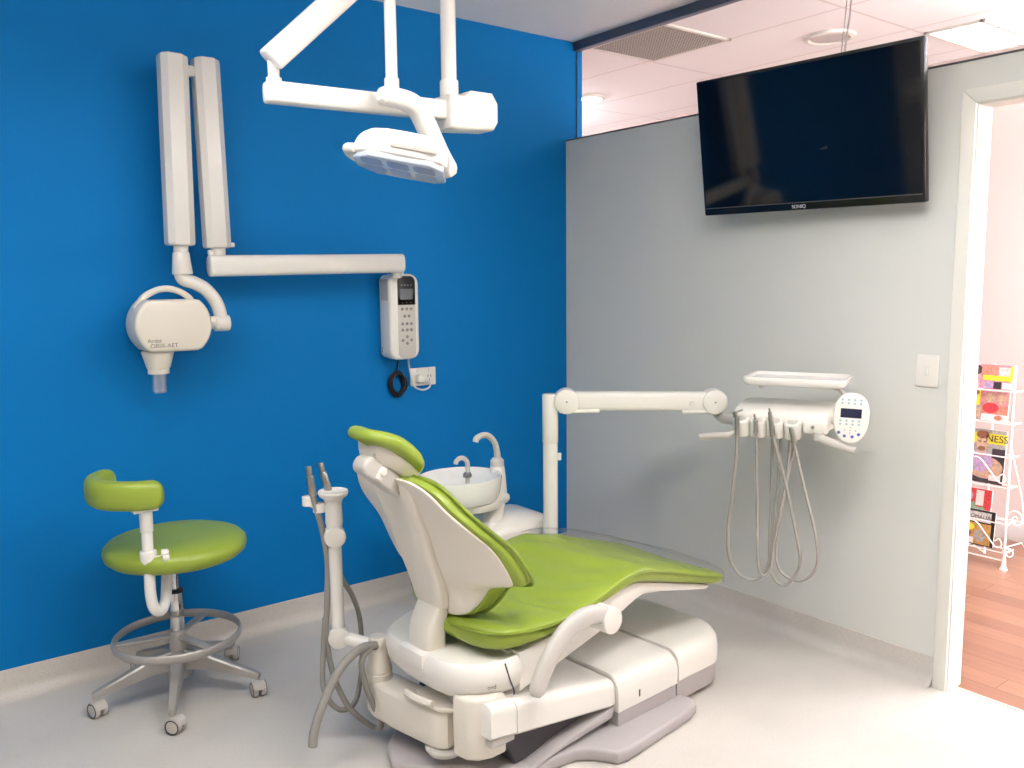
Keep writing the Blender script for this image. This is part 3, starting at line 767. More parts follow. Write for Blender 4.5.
b = new(); box(b, (.05, -.3065, .118), (.056, -.3045, .142)); part('block_mark', b, M['print'])
b = new(); lathe(b, [(.006, 0), (.009, 0), (.009, .001), (.006, .001), (.006, 0)], facing((.222, -.3005, .098), (1, 0, 0), (0, 0, 1)), 18); part('emblem', b, M['print'])
# lift arm cover (sloping white parallelogram)
b = new()
for ends, v0, v1 in ((((-.572, .27, .19), (-.565, .285, .186), (-.54, .288, .183), (-.47, .2755, .1715)), -.288, -.215), (((-.475, .2762, .1722), (-.08, .209, .115), (-.062, .206, .112), (-.0535, .200, .114)), -.292, .25)):
  rings = []
  for u, zt, zb in ends:
    r = .03
    pts = [(v0+.01, zb), (v0, zb+.01), (v0, zt-r)]
    for k in range(1, 5): a = PI-PI/2*k/5; pts.append((v0+r+r*math.cos(a), zt-r+r*math.sin(a)))
    pts += [(v0+r, zt), (v1-r, zt)]
    for k in range(1, 5): a = PI/2-PI/2*k/5; pts.append((v1-r+r*math.cos(a), zt-r+r*math.sin(a)))
    pts += [(v1, zt-r), (v1, zb)]
    rings.append([(u, p, q) for p, q in pts])
  loft(b, rings)
part('lift_cover', b, M['white'])
b = new(); prism(b, [(-.44, .05), (-.05, .05), (-.05, .12), (-.46, .19), (-.49, .14)], -.2, .24, UZ, .005, 1); part('lift_mechanism', b, M['darkgap'])
b = new(); box(b, (-.56, -.275, .152), (-.47, -.20, .178), .006, 2); part('cover_tab', b, M['greyplastic2'])
# rear support body under the housing
b = new(); prism(b, [(-.612, -.165), (-.605, -.21), (-.58, -.24), (-.54, -.255), (-.49, -.255), (-.48, .05), (-.54, .05), (-.56, -.06), (-.585, -.14)], .108, .30, None, .014, 3); part('support_body', b, M['cream'])
b = new(); box(b, (-.566, -.249, .20), (-.552, -.238, .208), .002, 1); part('support_mark', b, M['print'])
# rear seat housing: lower tray plus upper rim
b = new()
hpl = [(-.44, -.272), (-.50, -.262), (-.56, -.235), (-.605, -.198), (-.63, -.15), (-.64, -.08), (-.64, .08), (-.63, .15), (-.605, .198), (-.56, .235), (-.50, .262), (-.44, .272)]
rings = []
for z, k in ((.280, .80), (.286, .86), (.302, .93), (.325, .985), (.345, 1), (.36, 1), (.385, .97), (.395, .93)):
    rings.append([(-.44+(u+.44)*k, v*k, z+(.0 if u > -.5 else -.006)) for u, v in hpl])
loft(b, rings); part('rear_housing', b, M['white'])
b = new()
for k in (0, 1):
    box(b, (-.647, -.062, .345), (-.56, .062, .392), .004, 2)
    break
part('arm_channel', b, M['white'])
# seat frame side plates
for s in (-1, 1):
    b = new()
    pts = [(-.438, .283), (-.44, .405), (-.3, .42), (-.2, .44), (-.06, .475), (.08, .49), (.12, .48), (.25, .448), (.40, .405), (.50, .375), (.47, .366), (.3, .404), (.14, .44), (.085, .43), (.0, .40), (-.1, .365), (-.27, .322)]
    prism(b, pts, -.262 if s > 0 else .215, -.215 if s > 0 else .262, UZ, .008, 2); part('side_panel', b, M['white'])
b = new(); prism(b, [(-.45, .30), (-.45, .40), (-.05, .45), (.1, .46), (.4, .385), (.1, .43), (-.1, .37), (-.27, .325)], -.23, .23, UZ); part('seat_pan', b, M['white'])

# seat and leg cushion
ztop = [(-.56, .49), (-.5, .497), (-.35, .49), (-.2, .498), (-.08, .525), (.03, .549), (.10, .548), (.2, .523), (.35, .478), (.5, .433), (.59, .405)]
zbot = [(-.56, .425), (-.5, .414), (-.35, .42), (-.2, .45), (-.08, .468), (.05, .487), (.12, .475), (.2, .455), (.35, .415), (.5, .375), (.59, .355)]
wid = [(-.56, .06), (-.55, .105), (-.54, .15), (-.53, .20), (-.515, .235), (-.49, .26), (-.44, .278), (-.3, .292), (-.1, .29), (.1, .285), (.3, .283), (.5, .28), (.555, .272), (.575, .255), (.585, .235), (.59, .21)]
b = new(); rings = []; NS = 88
us = [-.56, -.557, -.55, -.54, -.53, -.515]+[-.5+.0085*i for i in range(123)]+[.545, .56, .57, .58, .586, .59]
for u in us:
    zt, zb, w = smooth(ztop, u), smooth(zbot, u), interp(wid, u)
    if u < -.53: f = max(.25, (u+.56)/.03)
    elif u > .565: f = max(.4, (.595-u)/.03)
    else: f = 1
    f = min(1, f); mid = (zt+zb)/2; h = (zt-zb)/2*math.sqrt(f)
    ring = []
    for j in range(NS):
        a = 2*PI*j/NS; c, s = math.cos(a), math.sin(a)
        x = w*math.copysign(abs(c)**.28, c)*(1-.45*max(0, min(1, (-.44-u)/.07)) if c > 0 else 1); z = h*math.copysign(abs(s)**.6, s)
        dip = 0
        if s > 0:
            q = abs(x)/max(w, .01)
            dip = -.012*(1-q*q)*f + (.007*math.sin(u*41+x*17+2*math.sin(x*9))*math.sin(x*19+u*12+1.3)-.013*math.exp(-((u+.28+.25*(x+.15))/.018)**2)-.008*math.exp(-((u+.40-.3*(x+.15))/.014)**2)*(1 if x < .1 else 0) if -.5 < u < .4 else 0)*f*(1-q**6)
        ring.append((u, x, mid+z+dip))
    rings.append(ring)
loft(b, rings); seat = part('seat_cushion', b, M['green'], angle=80)
b = new()
edge = []
for u in us[2:-2]: edge.append((u, -interp(wid, u)-.001, smooth(ztop, u)-.022))
edge2 = [(u, -v*(1-.45*max(0, min(1, (-.44-u)/.07))), z) for u, v, z in edge]
tube(b, edge+edge2[::-1], .0055, 8, closed=True); part('piping', b, M['green2'], seat)

# backrest : shell and pad share a curved surface
zs_w = [(.49, .08), (.497, .11), (.51, .132), (.53, .152), (.557, .172), (.585, .185), (.600, .21), (.610, .25), (.617, .282), (.628, .293), (.665, .297), (.70, .294), (.742, .286), (.80, .265), (.856, .225), (.90, .195), (.92, .172), (.931, .15), (.937, .115)]
zs_e = [(.49, -.53), (.51, -.522), (.557, -.498), (.60, -.486), (.62, -.482), (.665, -.505), (.742, -.556), (.80, -.616), (.856, -.667), (.90, -.695), (.94, -.725)]    # u of the edge
zs_c = [(.49, -.545), (.545, -.555), (.60, -.572), (.70, -.614), (.76, -.634), (.83, -.667), (.886, -.692), (.94, -.722)]   # u of the centre
def back_u(z, q): 
    e, c = smooth(zs_e, z), smooth(zs_c, z); return c+(e-c)*abs(q)**2.8
def backgrid(zlist, grow, off, nq=25):
    G = []
    for z in zlist:
        w = interp(zs_w, z)+grow; row = []
        for j in range(nq):
            q = -1+2*j/(nq-1); row.append(V3((back_u(z, q)+off, w*q, z)))
        G.append(row)
    return G
def slab(name, G0, G1, m, sub=0):
    """closed solid between two matching grids"""
    b = new(); nr, nc = len(G0), len(G0[0])
    A = [[b.verts.new(p) for p in r] for r in G0]; B = [[b.verts.new(p) for p in r] for r in G1]
    for i in range(nr-1):
        for j in range(nc-1):
            b.faces.new((A[i][j], A[i][j+1], A[i+1][j+1], A[i+1][j])); b.faces.new((B[i][j], B[i+1][j], B[i+1][j+1], B[i][j+1]))
    bd = [(0, j) for j in range(nc)]+[(i, nc-1) for i in range(1, nr)]+[(nr-1, j) for j in range(nc-2, -1, -1)]+[(i, 0) for i in range(nr-2, 0, -1)]
    for k in range(len(bd)):
        (i, j), (i2, j2) = bd[k], bd[(k+1) % len(bd)]
        b.faces.new((A[i][j], A[i2][j2], B[i2][j2], B[i][j]))
    return part(name, b, m, sub=sub, angle=50), bd
zl = [.49, .494, .50, .508, .518, .53, .545, .56, .575, .588, .598, .606, .613, .62, .63, .645, .665, .69, .72, .75, .785, .82, .85, .875, .895, .91, .92, .928, .934, .937]
G0 = backgrid(zl, 0, 0); G1 = backgrid(zl, -.004, .014); Gm = backgrid(zl, .003, .005)
shell, bd = slab('back_shell', G0, G1, M['cream'], 1)
zl2 = zl
P1 = backgrid(zl2, .012, .014); P2 = backgrid(zl2, .016, .042); P3 = backgrid(zl2, -.002, .078)
def pad():
    b = new(); lay = [P1, P2, P3]; nr, nc = len(P1), len(P1[0])
    Vs = [[[b.verts.new(p) for p in r] for r in G] for G in lay]
    for i in range(nr-1):
        for j in range(nc-1):
            b.faces.new((Vs[0][i][j], Vs[0][i][j+1], Vs[0][i+1][j+1], Vs[0][i+1][j])); b.faces.new((Vs[2][i][j], Vs[2][i+1][j], Vs[2][i+1][j+1], Vs[2][i][j+1]))
    for l in (0, 1):
        for k in range(len(bd)):
            (i, j), (i2, j2) = bd[k], bd[(k+1) % len(bd)]
            b.faces.new((Vs[l][i][j], Vs[l][i2][j2], Vs[l+1][i2][j2], Vs[l+1][i][j]))
    return b
backp = part('back_cushion', pad(), M['green'], sub=1, angle=80)
b = new(); loop = [P2[i][j]+V3((.012, .004 if j > 12 else -.004, 0)) for i, j in bd]; tube(b, loop, .0055, 8, closed=True); part('piping', b, M['green2'], backp)
# spine : raised rib down the middle of the shell, then the hinge arm into the housing
def sect(u, z, hw, hd, nu, nz, e=.55, n=24):
    """section centred at (u,0,z), thickness direction (nu,nz)"""
    return [(u+nu*hd*math.copysign(abs(math.sin(2*PI*j/n))**e, math.sin(2*PI*j/n)), hw*math.copysign(abs(math.cos(2*PI*j/n))**e, math.cos(2*PI*j/n)), z+nz*hd*math.copysign(abs(math.sin(2*PI*j/n))**e, math.sin(2*PI*j/n))) for j in range(n)]
b = new(); rings = []
for z, hw, du, hd_ in ((.932, .06, .0, .008), (.92, .09, -.002, .012), (.89, .10, -.006, .018), (.84, .098, -.010, .022), (.76, .094, -.014, .026), (.68, .088, -.016, .028), (.6, .08, -.018, .03), (.54, .072, -.02, .032), (.515, .066, -.022, .03), (.507, .058, -.02, .024)):
    rings.append(sect(smooth(zs_c, z)+du+.012, z, hw, hd_, .9, -.3))
loft(b, rings); part('spine_cover', b, M['cream'], angle=60, sub=1)
b = new(); rings = []
for u, z, hw, hd_ in ((-.548, .56, .05, .02), (-.552, .53, .055, .026), (-.562, .50, .058, .031), (-.576, .465, .059, .036), (-.582, .43, .059, .039), (-.582, .39, .057, .04), (-.576, .36, .054, .038), (-.572, .34, .05, .035)):
    rings.append(sect(u, z, hw, hd_, 1, 0, .5))
loft(b, rings); part('hinge_arm', b, M['cream'], angle=60)
# headrest
hc = V3((-.717, 0, 1.003)); hdv = V3((.79, 0, -.61)).normalized(); hn = V3((.61, 0, .79)).normalized()
def H(a, v, n): return hc+hdv*a+hn*n+V3((0, v, 0))
NH = 40
def hring(n_, k, hx=.107, hy=.112, drop=0, bow=.008):
    ring = []
    for j in range(NH):
        a = 2*PI*j/NH; c, s = math.cos(a), math.sin(a)
        x = hx*math.copysign(abs(c)**.72, c); y = hy*math.copysign(abs(s)**.72, s)
        ring.append(H(y*k+drop, x*k, n_+bow*(x/hx)**2-.012*(y/hy)**2))
    return ring
b = new(); loft(b, [hring(n_, k) for n_, k in ((-.004, .88), (.001, .96), (.009, 1.0), (.020, 1.0), (.028, .97), (.035, .9), (.040, .78), (.043, .55), (.044, .25))])
hr = part('headrest_cushion', b, M['green'], angle=80)
b = new(); loft(b, [hring(n_, k, drop=d) for n_, k, d in ((-.044, .42, .034), (-.041, .56, .033), (-.032, .68, .031), (-.014, .78, .027), (.004, .84, .022))])
part('headrest_back', b, M['cream'], angle=60)
b = new()
mhd = frame(H(.014, -.02, -.064), hdv, (0, -1, 0))      # local x along the lever, z towards the near side, y away from the cushion
yf = 1 if (mhd.to_3x3() @ V3((0, 1, 0))).dot(hn) < 0 else -1
prism(b, rrect(-.084, .084, -.028, .028, .026), -.032, .032, mhd, .010, 3)
prism(b, [(-.075, -.01*yf), (-.03, -.01*yf), (-.035, -.055*yf), (-.065, -.055*yf)], -.024, .024, mhd, .004, 2)
lv = part('headrest_lever', b, M['greyplastic2'])
b = new(); lathe(b, [(0, 0), (.014, 0), (.014, .008), (.009, .013), (0, .014)], mhd @ Matrix.Translation((-.02, -.006*yf, .029)), 20)
box(b, (-.033, -.02, .029), (-.009, .0, .037), .005, 2, mhd); part('release_knob', b, M['white'], lv)
for x, y in ((.058, .008), (-.045, .004), (.03, -.008)):
    b = new(); lathe(b, [(0, 0), (.004, 0), (.004, .0012), (0, .0012)], mhd @ Matrix.Translation((x, y, .030)), 10); part('screw', b, M['darkgap'], lv)
b = new(); box(b, (-.035, -.022, -.012), (.06, .022, .012), .004, 2, frame((-.69, 0, .905), (-.35, 0, .93), (-.9, 0, -.3))); part('glide_bar', b, M['steel'])
# armrest, swung down on the near side, with round pivot cap
b = new()
ap = spline([(-.137, -.335, .450), (-.17, -.335, .470), (-.22, -.335, .480), (-.28, -.335, .474), (-.335, -.335, .447), (-.385, -.335, .40), (-.42, -.335, .35), (-.445, -.335, .298)], 6)
rings = []
for i, p in enumerate(ap):
    tt = (ap[min(i+1, len(ap)-1)]-ap[max(i-1, 0)]).normalized(); a = tt.cross(V3((0, 1, 0))).normalized()
    e = len(ap)-1-i; k = [.6, .85, .96, 1][min(e, 3)]; s_ = i/len(ap)
    hw = (.027+.004*math.sin(PI*s_))*k; hd_ = .019*k
    rings.append([p+a*(hw*math.copysign(abs(math.cos(2*PI*j/18))**.8, math.cos(2*PI*j/18)))+V3((0, 1, 0))*(hd_*math.copysign(abs(math.sin(2*PI*j/18))**.8, math.sin(2*PI*j/18))) for j in range(18)])
loft(b, rings); arm = part('armrest', b, M['greyplastic2'], angle=70)
b = new(); cyl(b, (-.137, -.25, .445), (-.137, -.360, .445), .041, seg=28, bev=.004); part('pivot_cap', b, M['white'], arm)
# small marks and parting lines on the housing
b = new(); tube(b, spline([(-.492, -.258, .387), (-.482, -.266, .34), (-.466, -.266, .30), (-.452, -.25, .275)], 6), .0022, 6); part('parting_line', b, M['darkgap'])
text('emblem', 'ovd', .018, M['print'], Matrix.Translation(C0) @ Matrix.Rotation(TH, 4, 'Z') @ facing((-.535, -.2485, .325), (.9, -.36, 0), (0, 0, 1)), chair, .0004)
# support arm for the assistant's instruments (box beam) and its turned post
b = new()
prism(b, [(-.632, -.06), (-.64, .0), (-.655, .1), (-.66, .20), (-.65, .245), (-.62, .26), (-.575, .245), (-.56, .2), (-.55, .1), (-.54, .0), (-.545, -.07), (-.565, -.115), (-.60, -.12), (-.622, -.10)], .10, .222, None, .014, 3); part('rear_beam', b, M['cream'])
b = new(); prism(b, [(-.625, -.11), (-.635, -.02), (-.60, .04), (-.54, .03), (-.50, -.08), (-.52, -.16), (-.58, -.16)], .225, .24, None, .005, 2)
tube(b, spline([(-.642, .03, .245), (-.645, -.03, .247), (-.632, -.09, .247)], 6), .012, 8); part('beam_cover', b, M['cream'])
b = new(); cyl(b, (-.58, -.08, .078), (-.58, -.08, .10), .055, .062, seg=28, bev=.006); part('beam_foot', b, M['greyplastic2'])

# ------------------------------------------------------------------ clear foot cover
b = new(); rings = []
for u in [.06+.0255*i for i in range(20)]+[.58, .6, .612]:
    zt = smooth(ztop, min(u, .585))+.007+(.016*math.sin(min(1, (u-.06)/.5)*PI)); zb = smooth(zbot, min(u, .585))-.005; w = interp(wid, min(u, .585))+.01+(.006 if u > .1 else 0)
    if u > .605: zt -= .012; w -= .02
    ring = []
    for j in range(27):
        a = -0.25+(PI+.5)*j/26; c, s = math.cos(a), math.sin(a)
        x = w*math.copysign(abs(c)**.3, c); h = (zt-zb)/2
        z = (zt+zb)/2+h*math.copysign(abs(s)**.6, s)+(.012*(1-(x/w)**2) if s > 0 else 0)
        ring.append((u, x, z+.0018*math.sin(j*2.7+u*60)))
    rings.append(ring)
R_ = [[b.verts.new(p) for p in r] for r in rings]
for A, B in zip(R_, R_[1:]):
    for k in range(26): b.faces.new((A[k], A[k+1], B[k+1], B[k]))
ctr_ = b.verts.new((.616, 0, .39))
for k in range(26): b.faces.new((R_[-1][k], R_[-1][k+1], ctr_))
b.transform(Matrix.Translation(C0) @ Matrix.Rotation(TH, 4, 'Z'))
fc = obj('foot_cover', b, M['film'], angle=80); tag(fc, 'clear plastic protective cover slipped over the foot end of dental chair', 'cover')

# ------------------------------------------------------------------ assistant's instrument post beside the chair
CMW = Matrix.Translation(C0) @ Matrix.Rotation(TH, 4, 'Z')
def cw(p): return CMW @ V3(p)
pb = cw((-.622, .215, .222))
t = thing('instrument_stand', 'white assistant instrument post with grey suction hoses behind chair', 'instrument stand', tuple(pb))
b = new(); lathe(b, [(.0, 0), (.043, 0), (.043, .02), (.040, .023), (.043, .026), (.043, .036), (.036, .055), (.031, .10), (.03, .132), (.026, .138), (0, .139)], Matrix.Translation(pb), 30); obj('stub_post', b, M['cream'], t)
k0 = cw((-.705, .32, .352)); k1 = cw((-.635, .225, .325)); 
b = new(); cyl(b, k0, k1, .021, .024); 
yv = cw((0, -.0, 0))-cw((0, 1, 0))
yv.normalize(); kd = (V3((-.35, -.94, 0))).normalized()
cyl(b, k0-kd*.03, k0+kd*.032, .034, seg=28, bev=.005); obj('knuckle', b, M['white'], t)
pt = V3((k0.x, k0.y, .65))
b = new(); cyl(b, k0, pt, .0215, .021, seg=24); obj('pole', b, M['white_metal'], t)
b = new(); cyl(b, pt-kd*.026+V3((0, 0, .035)), pt+kd*.03+V3((0, 0, .035)), .034, seg=28, bev=.006); obj('upper_knuckle', b, M['white'], t)
b = new(); lathe(b, [(.024, 0), (.0275, .02), (.026, .08), (.03, .095), (.044, .106), (.048, .116), (.046, .122), (.035, .119), (0, .117)], Matrix.Translation((pt.x, pt.y, .71)), 32); obj('holder_cup', b, M['white'], t)
# two clips to the left holding the suction handles
hl = V3((-math.cos(yaw), math.sin(yaw), 0))      # across the view
cl0 = V3((pt.x, pt.y, .0))
ff = V3((.61, .79, 0))
b = new()
for dx, dz, r in ((.045, .778, .02), (.078, .80, .021)):
    p = cl0+V3((-.8, .6, 0))*dx; p.z = dz; lathe(b, [(.012, -.016), (r, -.014), (r, .014), (.012, .016)], Matrix.Translation(p), 20)
tube(b, [V3((pt.x, pt.y, .775)), cl0+V3((-.8, .6, 0))*.045+V3((0, 0, .776)), cl0+V3((-.8, .6, 0))*.08+V3((0, 0, .798))], .012, 10)
obj('holder_clip', b, M['white'], t)
def W2(u, v, z): return cw((u, v, z))
# suction hoses
hA = [(-.763, .355, .868), (-.758, .35, .81), (-.738, .34, .71), (-.725, .335, .6), (-.735, .33, .47), (-.745, .325, .35), (-.73, .31, .22), (-.695, .29, .12), (-.65, .27, .06), (-.62, .24, .035), (-.63, .2, .075), (-.68, .19, .2), (-.70, .19, .30), (-.67, .19, .338), (-.64, .195, .336)]
hB = [(-.712, .36, .872), (-.70, .345, .80), (-.695, .33, .69), (-.695, .35, .60), (-.665, .36, .53), (-.625, .355, .45), (-.605, .35, .37), (-.607, .34, .27), (-.62, .33, .18), (-.66, .31, .11), (-.73, .29, .12), (-.775, .30, .2), (-.76, .32, .32), (-.745, .33, .42)]
hC = [(-.64, .195, .34), (-.69, .195, .347), (-.74, .195, .328), (-.79, .19, .29), (-.84, .185, .22), (-.875, .18, .15), (-.885, .178, .10)]
for nm, pts, r in (('suction_hose', hA, .0095), ('suction_hose', hB, .0085), ('suction_hose', hC, .014)):
    b = new(); tube(b, spline([W2(*q) for q in pts], 7), r, 12); hz = obj(nm, b, M['hose2'], t)
    if r < .012:
        a_ = W2(*pts[0]); c_ = W2(*pts[1]); d_ = (a_-c_).normalized(); b = new()
        cyl(b, a_-d_*.05, a_+d_*.015, .0125, .0115, seg=16, bev=.002); cyl(b, a_+d_*.012, a_+d_*.045, .0085, .0095, seg=16, bev=.002)
        obj('suction_handle', b, M['steel'], hz, label='steel suction handle')
b = new(); c_ = cw((-.645, .192, .335)); cyl(b, c_, cw((-.618, .204, .335)), .018, bev=.003); obj('hose_port', b, M['cream'], t)

# ------------------------------------------------------------------ spittoon
t = thing('spittoon_unit', 'white porcelain spittoon bowl on white pedestal behind the chair', 'spittoon', (2.1, 2.8, 0))
b = new()
# body : rounded plan box with domed sloping top
pl = [(1.93, 2.72), (1.96, 2.68), (2.02, 2.665), (2.25, 2.665), (2.285, 2.69), (2.29, 2.74), (2.29, 2.93), (2.26, 2.96), (2.0, 2.96), (1.95, 2.92)]
rings = []
cx, cy = 2.11, 2.81
for z, k in ((.0, .9), (.05, .92), (.3, 1), (.44, 1), (.465, .99), (.475, .975)): rings.append([(cx+(x-cx)*k, cy+(y-cy)*k, z+(.018 if z > .43 else 0)*(1-((x-cx)/.18)**2)) for x, y in pl])
for k, dz in ((.9, .496), (.75, .514), (.5, .528), (.25, .534)): rings.append([(cx+(x-cx)*k, cy+(y-cy)*k, dz+.018*(1-((x-cx)/.18)**2)*k) for x, y in pl])
loft(b, rings); obj('pedestal', b, M['white'], t, angle=40)
b = new(); cyl(b, (2.0, 2.765, .49), (2.045, 2.79, .585), .05, .042, seg=28); cyl(b, (1.998, 2.764, .49), (2.003, 2.766, .515), .06, .056, seg=28, bev=.004); obj('neck', b, M['white'], t)
b = new()
bm_ = Matrix.Translation((1.88, 2.8, .565)) @ Matrix.Diagonal((1.12, 1, 1, 1))
lathe(b, [(0, .045), (.11, .045), (.138, .056), (.148, .08), (.152, .105), (.156, .143), (.1555, .152), (.149, .153), (.14, .143), (.125, .115), (.095, .088), (.05, .078), (.016, .075), (0, .07)], bm_, 44); bowl = obj('bowl', b, M['porcelain'], t)
b = new(); lathe(b, [(0, 0), (.016, 0), (.016, .004), (0, .003)], Matrix.Translation((1.885, 2.8, .634)), 18); obj('drain', b, M['steel'], bowl)
b = new(); lathe(b, [(0, 0), (.11, 0), (.128, .008), (.135, .024), (.135, .036), (0, .036)], Matrix.Translation((1.915, 2.795, .58)) @ Matrix.Diagonal((1.1, .95, 1, 1)), 36); box(b, (1.95, 2.75, .582), (2.10, 2.85, .62), .018, 4); obj('bowl_bracket', b, M['white'], t)
b = new(); lathe(b, [(.044, 0), (.04, .03), (.034, .11), (.029, .15), (0, .152)], Matrix.Translation((2.065, 2.8, .58)) , 28); obj('spout_tower', b, M['white'], t)
b = new(); lathe(b, [(0, 0), (.028, 0), (.028, .03), (.019, .042), (0, .043)], Matrix.Translation((2.065, 2.8, .722)), 28); obj('spout_cap', b, M['greyplastic2'], t)
b = new(); tube(b, spline([(2.066, 2.8, .75), (2.065, 2.8, .785), (2.052, 2.798, .828), (2.02, 2.795, .86), (1.985, 2.79, .868), (1.955, 2.788, .858), (1.95, 2.788, .845)], 7), [.0135]*8+[.0125]*16+[.012]*19, 14); obj('cup_filler_spout', b, M['greyplastic2'], t)
b = new(); tube(b, spline([(1.93, 2.82, .65), (1.932, 2.82, .745), (1.922, 2.82, .772), (1.90, 2.82, .782), (1.878, 2.82, .772), (1.874, 2.82, .76)], 7), .0095, 12)
obj('rinse_spout', b, M['greyplastic2'], t); b = new(); lathe(b, [(.018, 0), (.018, .012), (.011, .02), (0, .02)], Matrix.Translation((1.93, 2.82, .70)), 18); obj('spout_base', b, M['steel'], t)

# ------------------------------------------------------------------ delivery unit
t = thing('delivery_unit', 'white dental delivery tray unit on jointed arm by grey wall', 'delivery unit', (2.18, 2.6, 0))
QX, QY = 2.182, 2.60
b = new(); cyl(b, (QX, QY, .03), (QX, QY, 1.0), .0295, seg=30); cyl(b, (QX, QY, .84), (QX, QY, 1.038), .0315, seg=30, bev=.006); lathe(b, [(0, 0), (.09, 0), (.09, .03), (.05, .045), (0, .046)], Matrix.Translation((QX, QY, 0)), 30); box(b, (QX+.02, QY-.03, .77), (QX+.034, QY-.018, .80), .003, 2); obj('post', b, M['white_metal'], t)
ad = V3((.79, -.613, 0)).normalized(); an = V3((-ad.y, ad.x, 0)); an = -an if an.y > 0 else an
A0 = V3((2.232, 2.56, 1.010)); A1 = V3((2.692, 2.203, 1.003))
b = new(); squaretube(b, A0, A1, .033, .0375, (0, 0, 1), .45)
cyl(b, V3((QX, QY, 1.0)), A0+V3((0, 0, -.0)), .03); box(b, (-.03, -.034, -.046), (.13, .03, -.03), .006, 2, frame(A0, ad, (0, 0, 1))); box(b, (-.13, -.034, -.046), (.03, .03, -.03), .006, 2, frame(A1, ad, (0, 0, 1))); ar = obj('support_arm', b, M['white'], t)
for P_ in (A0, A1):
    b = new(); cyl(b, P_-an*.036, P_+an*.042, .049, seg=36, bev=.006); jc = obj('joint_cap', b, M['white'], t)
    b = new(); cyl(b, P_+an*.0415, P_+an*.0428, .0035, seg=12); obj('screw', b, M['print'], jc)
b = new(); pk = A1-ad*.09+an*.033+V3((0, 0, -.005)); cyl(b, pk-an*.01, pk+an*.004, .011, seg=6); obj('arm_button', b, M['white_metal'], ar)
# head, tray and pad share a frame turned 24 degrees towards the chair: x along the front, y to the back
TA = math.radians(-24)
TM = Matrix(((-math.sin(TA), math.cos(TA), 0, 2.76), (-math.cos(TA), -math.sin(TA), 0, 1.868), (0, 0, 1, 0), (0, 0, 0, 1)))
def TP(p): return TM @ V3(p)
def tpart(name, b, m, parent=None, **k):
    b.transform(TM); return obj(name, b, m, parent or t, **k)
b = new(); tube(b, spline([A1+V3((.0, -.0, -.03)), A1+V3((.02, -.03, -.065)), TP((-.215, -.06, .955)), TP((-.16, -.02, .945)), TP((-.08, 0, .95))], 6), .02, 14); obj('link_arm', b, M['greyplastic2'], t)
b = new(); rings = []
pf = [(-.125, .962), (-.128, .985), (-.118, 1.004), (-.09, 1.014), (.0, 1.026), (.09, 1.03), (.118, 1.02), (.125, .99), (.118, .95), (.06, .935), (-.10, .935)]
for x, k in ((-.208, .80), (-.203, .92), (-.19, 1), (.11, 1), (.128, .95), (.135, .82)):
    rings.append([(x, y*k, .98+(z-.98)*k) for y, z in pf])
loft(b, rings); tpart('head_body', b, M['white'], angle=50, sub=1)
for x in (-.172, -.112, -.052, .010):
    b = new(); mx = Matrix.Translation((x, -.122, .953)) @ Matrix.Rotation(math.radians(20), 4, 'X')
    prism(b, rrect(-.029, .029, -.028, .028, .02), -.040, .026, mx, .008, 3)
    hol = tpart('handpiece_holder', b, M['white'])
    b = new(); lathe(b, [(0, 0), (.019, 0), (.019, .0015), (0, .0015)], mx @ Matrix.Translation((0, -.004, .0256)), 20); tpart('holder_hole', b, M['greyplastic2'], hol)
b = new(); box(b, (.045, -.135, .935), (.13, -.09, .985), .012, 3); sp = tpart('side_pod', b, M['white'])
b = new(); cyl(b, (.080, -.134, .962), (.080, -.145, .962), .006, seg=12, bev=.001); tpart('water_valve', b, M['steel'], sp)
# tray above
def rp(k, z): return [(x*k, y*k, z) for x, y in rrect(-.18, .18, -.118, .118, .028, 4)]
b = new(); loft(b, [rp(.93, 1.098), rp(.97, 1.102), rp(1, 1.112), rp(1, 1.124), rp(.985, 1.127), rp(.95, 1.125), rp(.92, 1.116), rp(.6, 1.115)]); tpart('instrument_tray', b, M['white_metal'])
b = new(); tube(b, [(-.14, -.03, 1.098), (.12, -.03, 1.095), (.15, -.03, 1.088), (.165, -.03, 1.07), (.168, -.03, 1.03), (.12, -.03, .985)], 0, 10, flat=(.009, .011), up=(0, 1, 0)); cyl(b, (-.118, -.06, 1.082), (-.118, -.06, 1.1), .010); tpart('tray_bracket', b, M['greyplastic2'])
# control pad
mp = TM @ facing((.207, -.155, 1.006), (.97, .06, -.02), (.02, .16, 1))
b = new()
ov = [(.0575*math.copysign(abs(math.cos(2*PI*k/40))**.85, math.cos(2*PI*k/40))*(1+.06*math.sin(2*PI*k/40)), .087*math.copysign(abs(math.sin(2*PI*k/40))**.85, math.sin(2*PI*k/40))) for k in range(40)]
prism(b, ov, -.022, .0, mp, .007, 3); padp = obj('control_pad', b, M['white'], t)
b = new(); box(b, (-.034, .0, -.001), (.034, .032, .0012), .001, 1, mp); obj('display', b, M['lcd'], padp)
def button(x, y, r, m):
    b = new(); lathe(b, [(0, 0), (r, 0), (r, .0008), (0, .0012)], mp @ Matrix.Translation((x, y, 0)), 12); obj('button', b, m, padp)
for i in range(4):
    for y in (.062, .05): button(-.03+.02*i, y, .0042, M['btn_cyan'])
    for y in (-.01, -.022): button(-.033+.02*i, y, .004, M['btn_cyan'])
for x, y in ((-.036, -.052), (-.017, -.063), (.008, -.064), (.028, -.055)): button(x, y, .0055, M['btn_blue'])
for x, y in ((0, -.033), (-.018, -.043), (.018, -.043), (0, -.052), (0, -.043)): button(x, y, .002, M['btn_grey'])
b = new(); tube(b, [(.205, -.125, .995), (.12, -.07, .98)], .015, 10); tpart('pad_mount', b, M['white'])
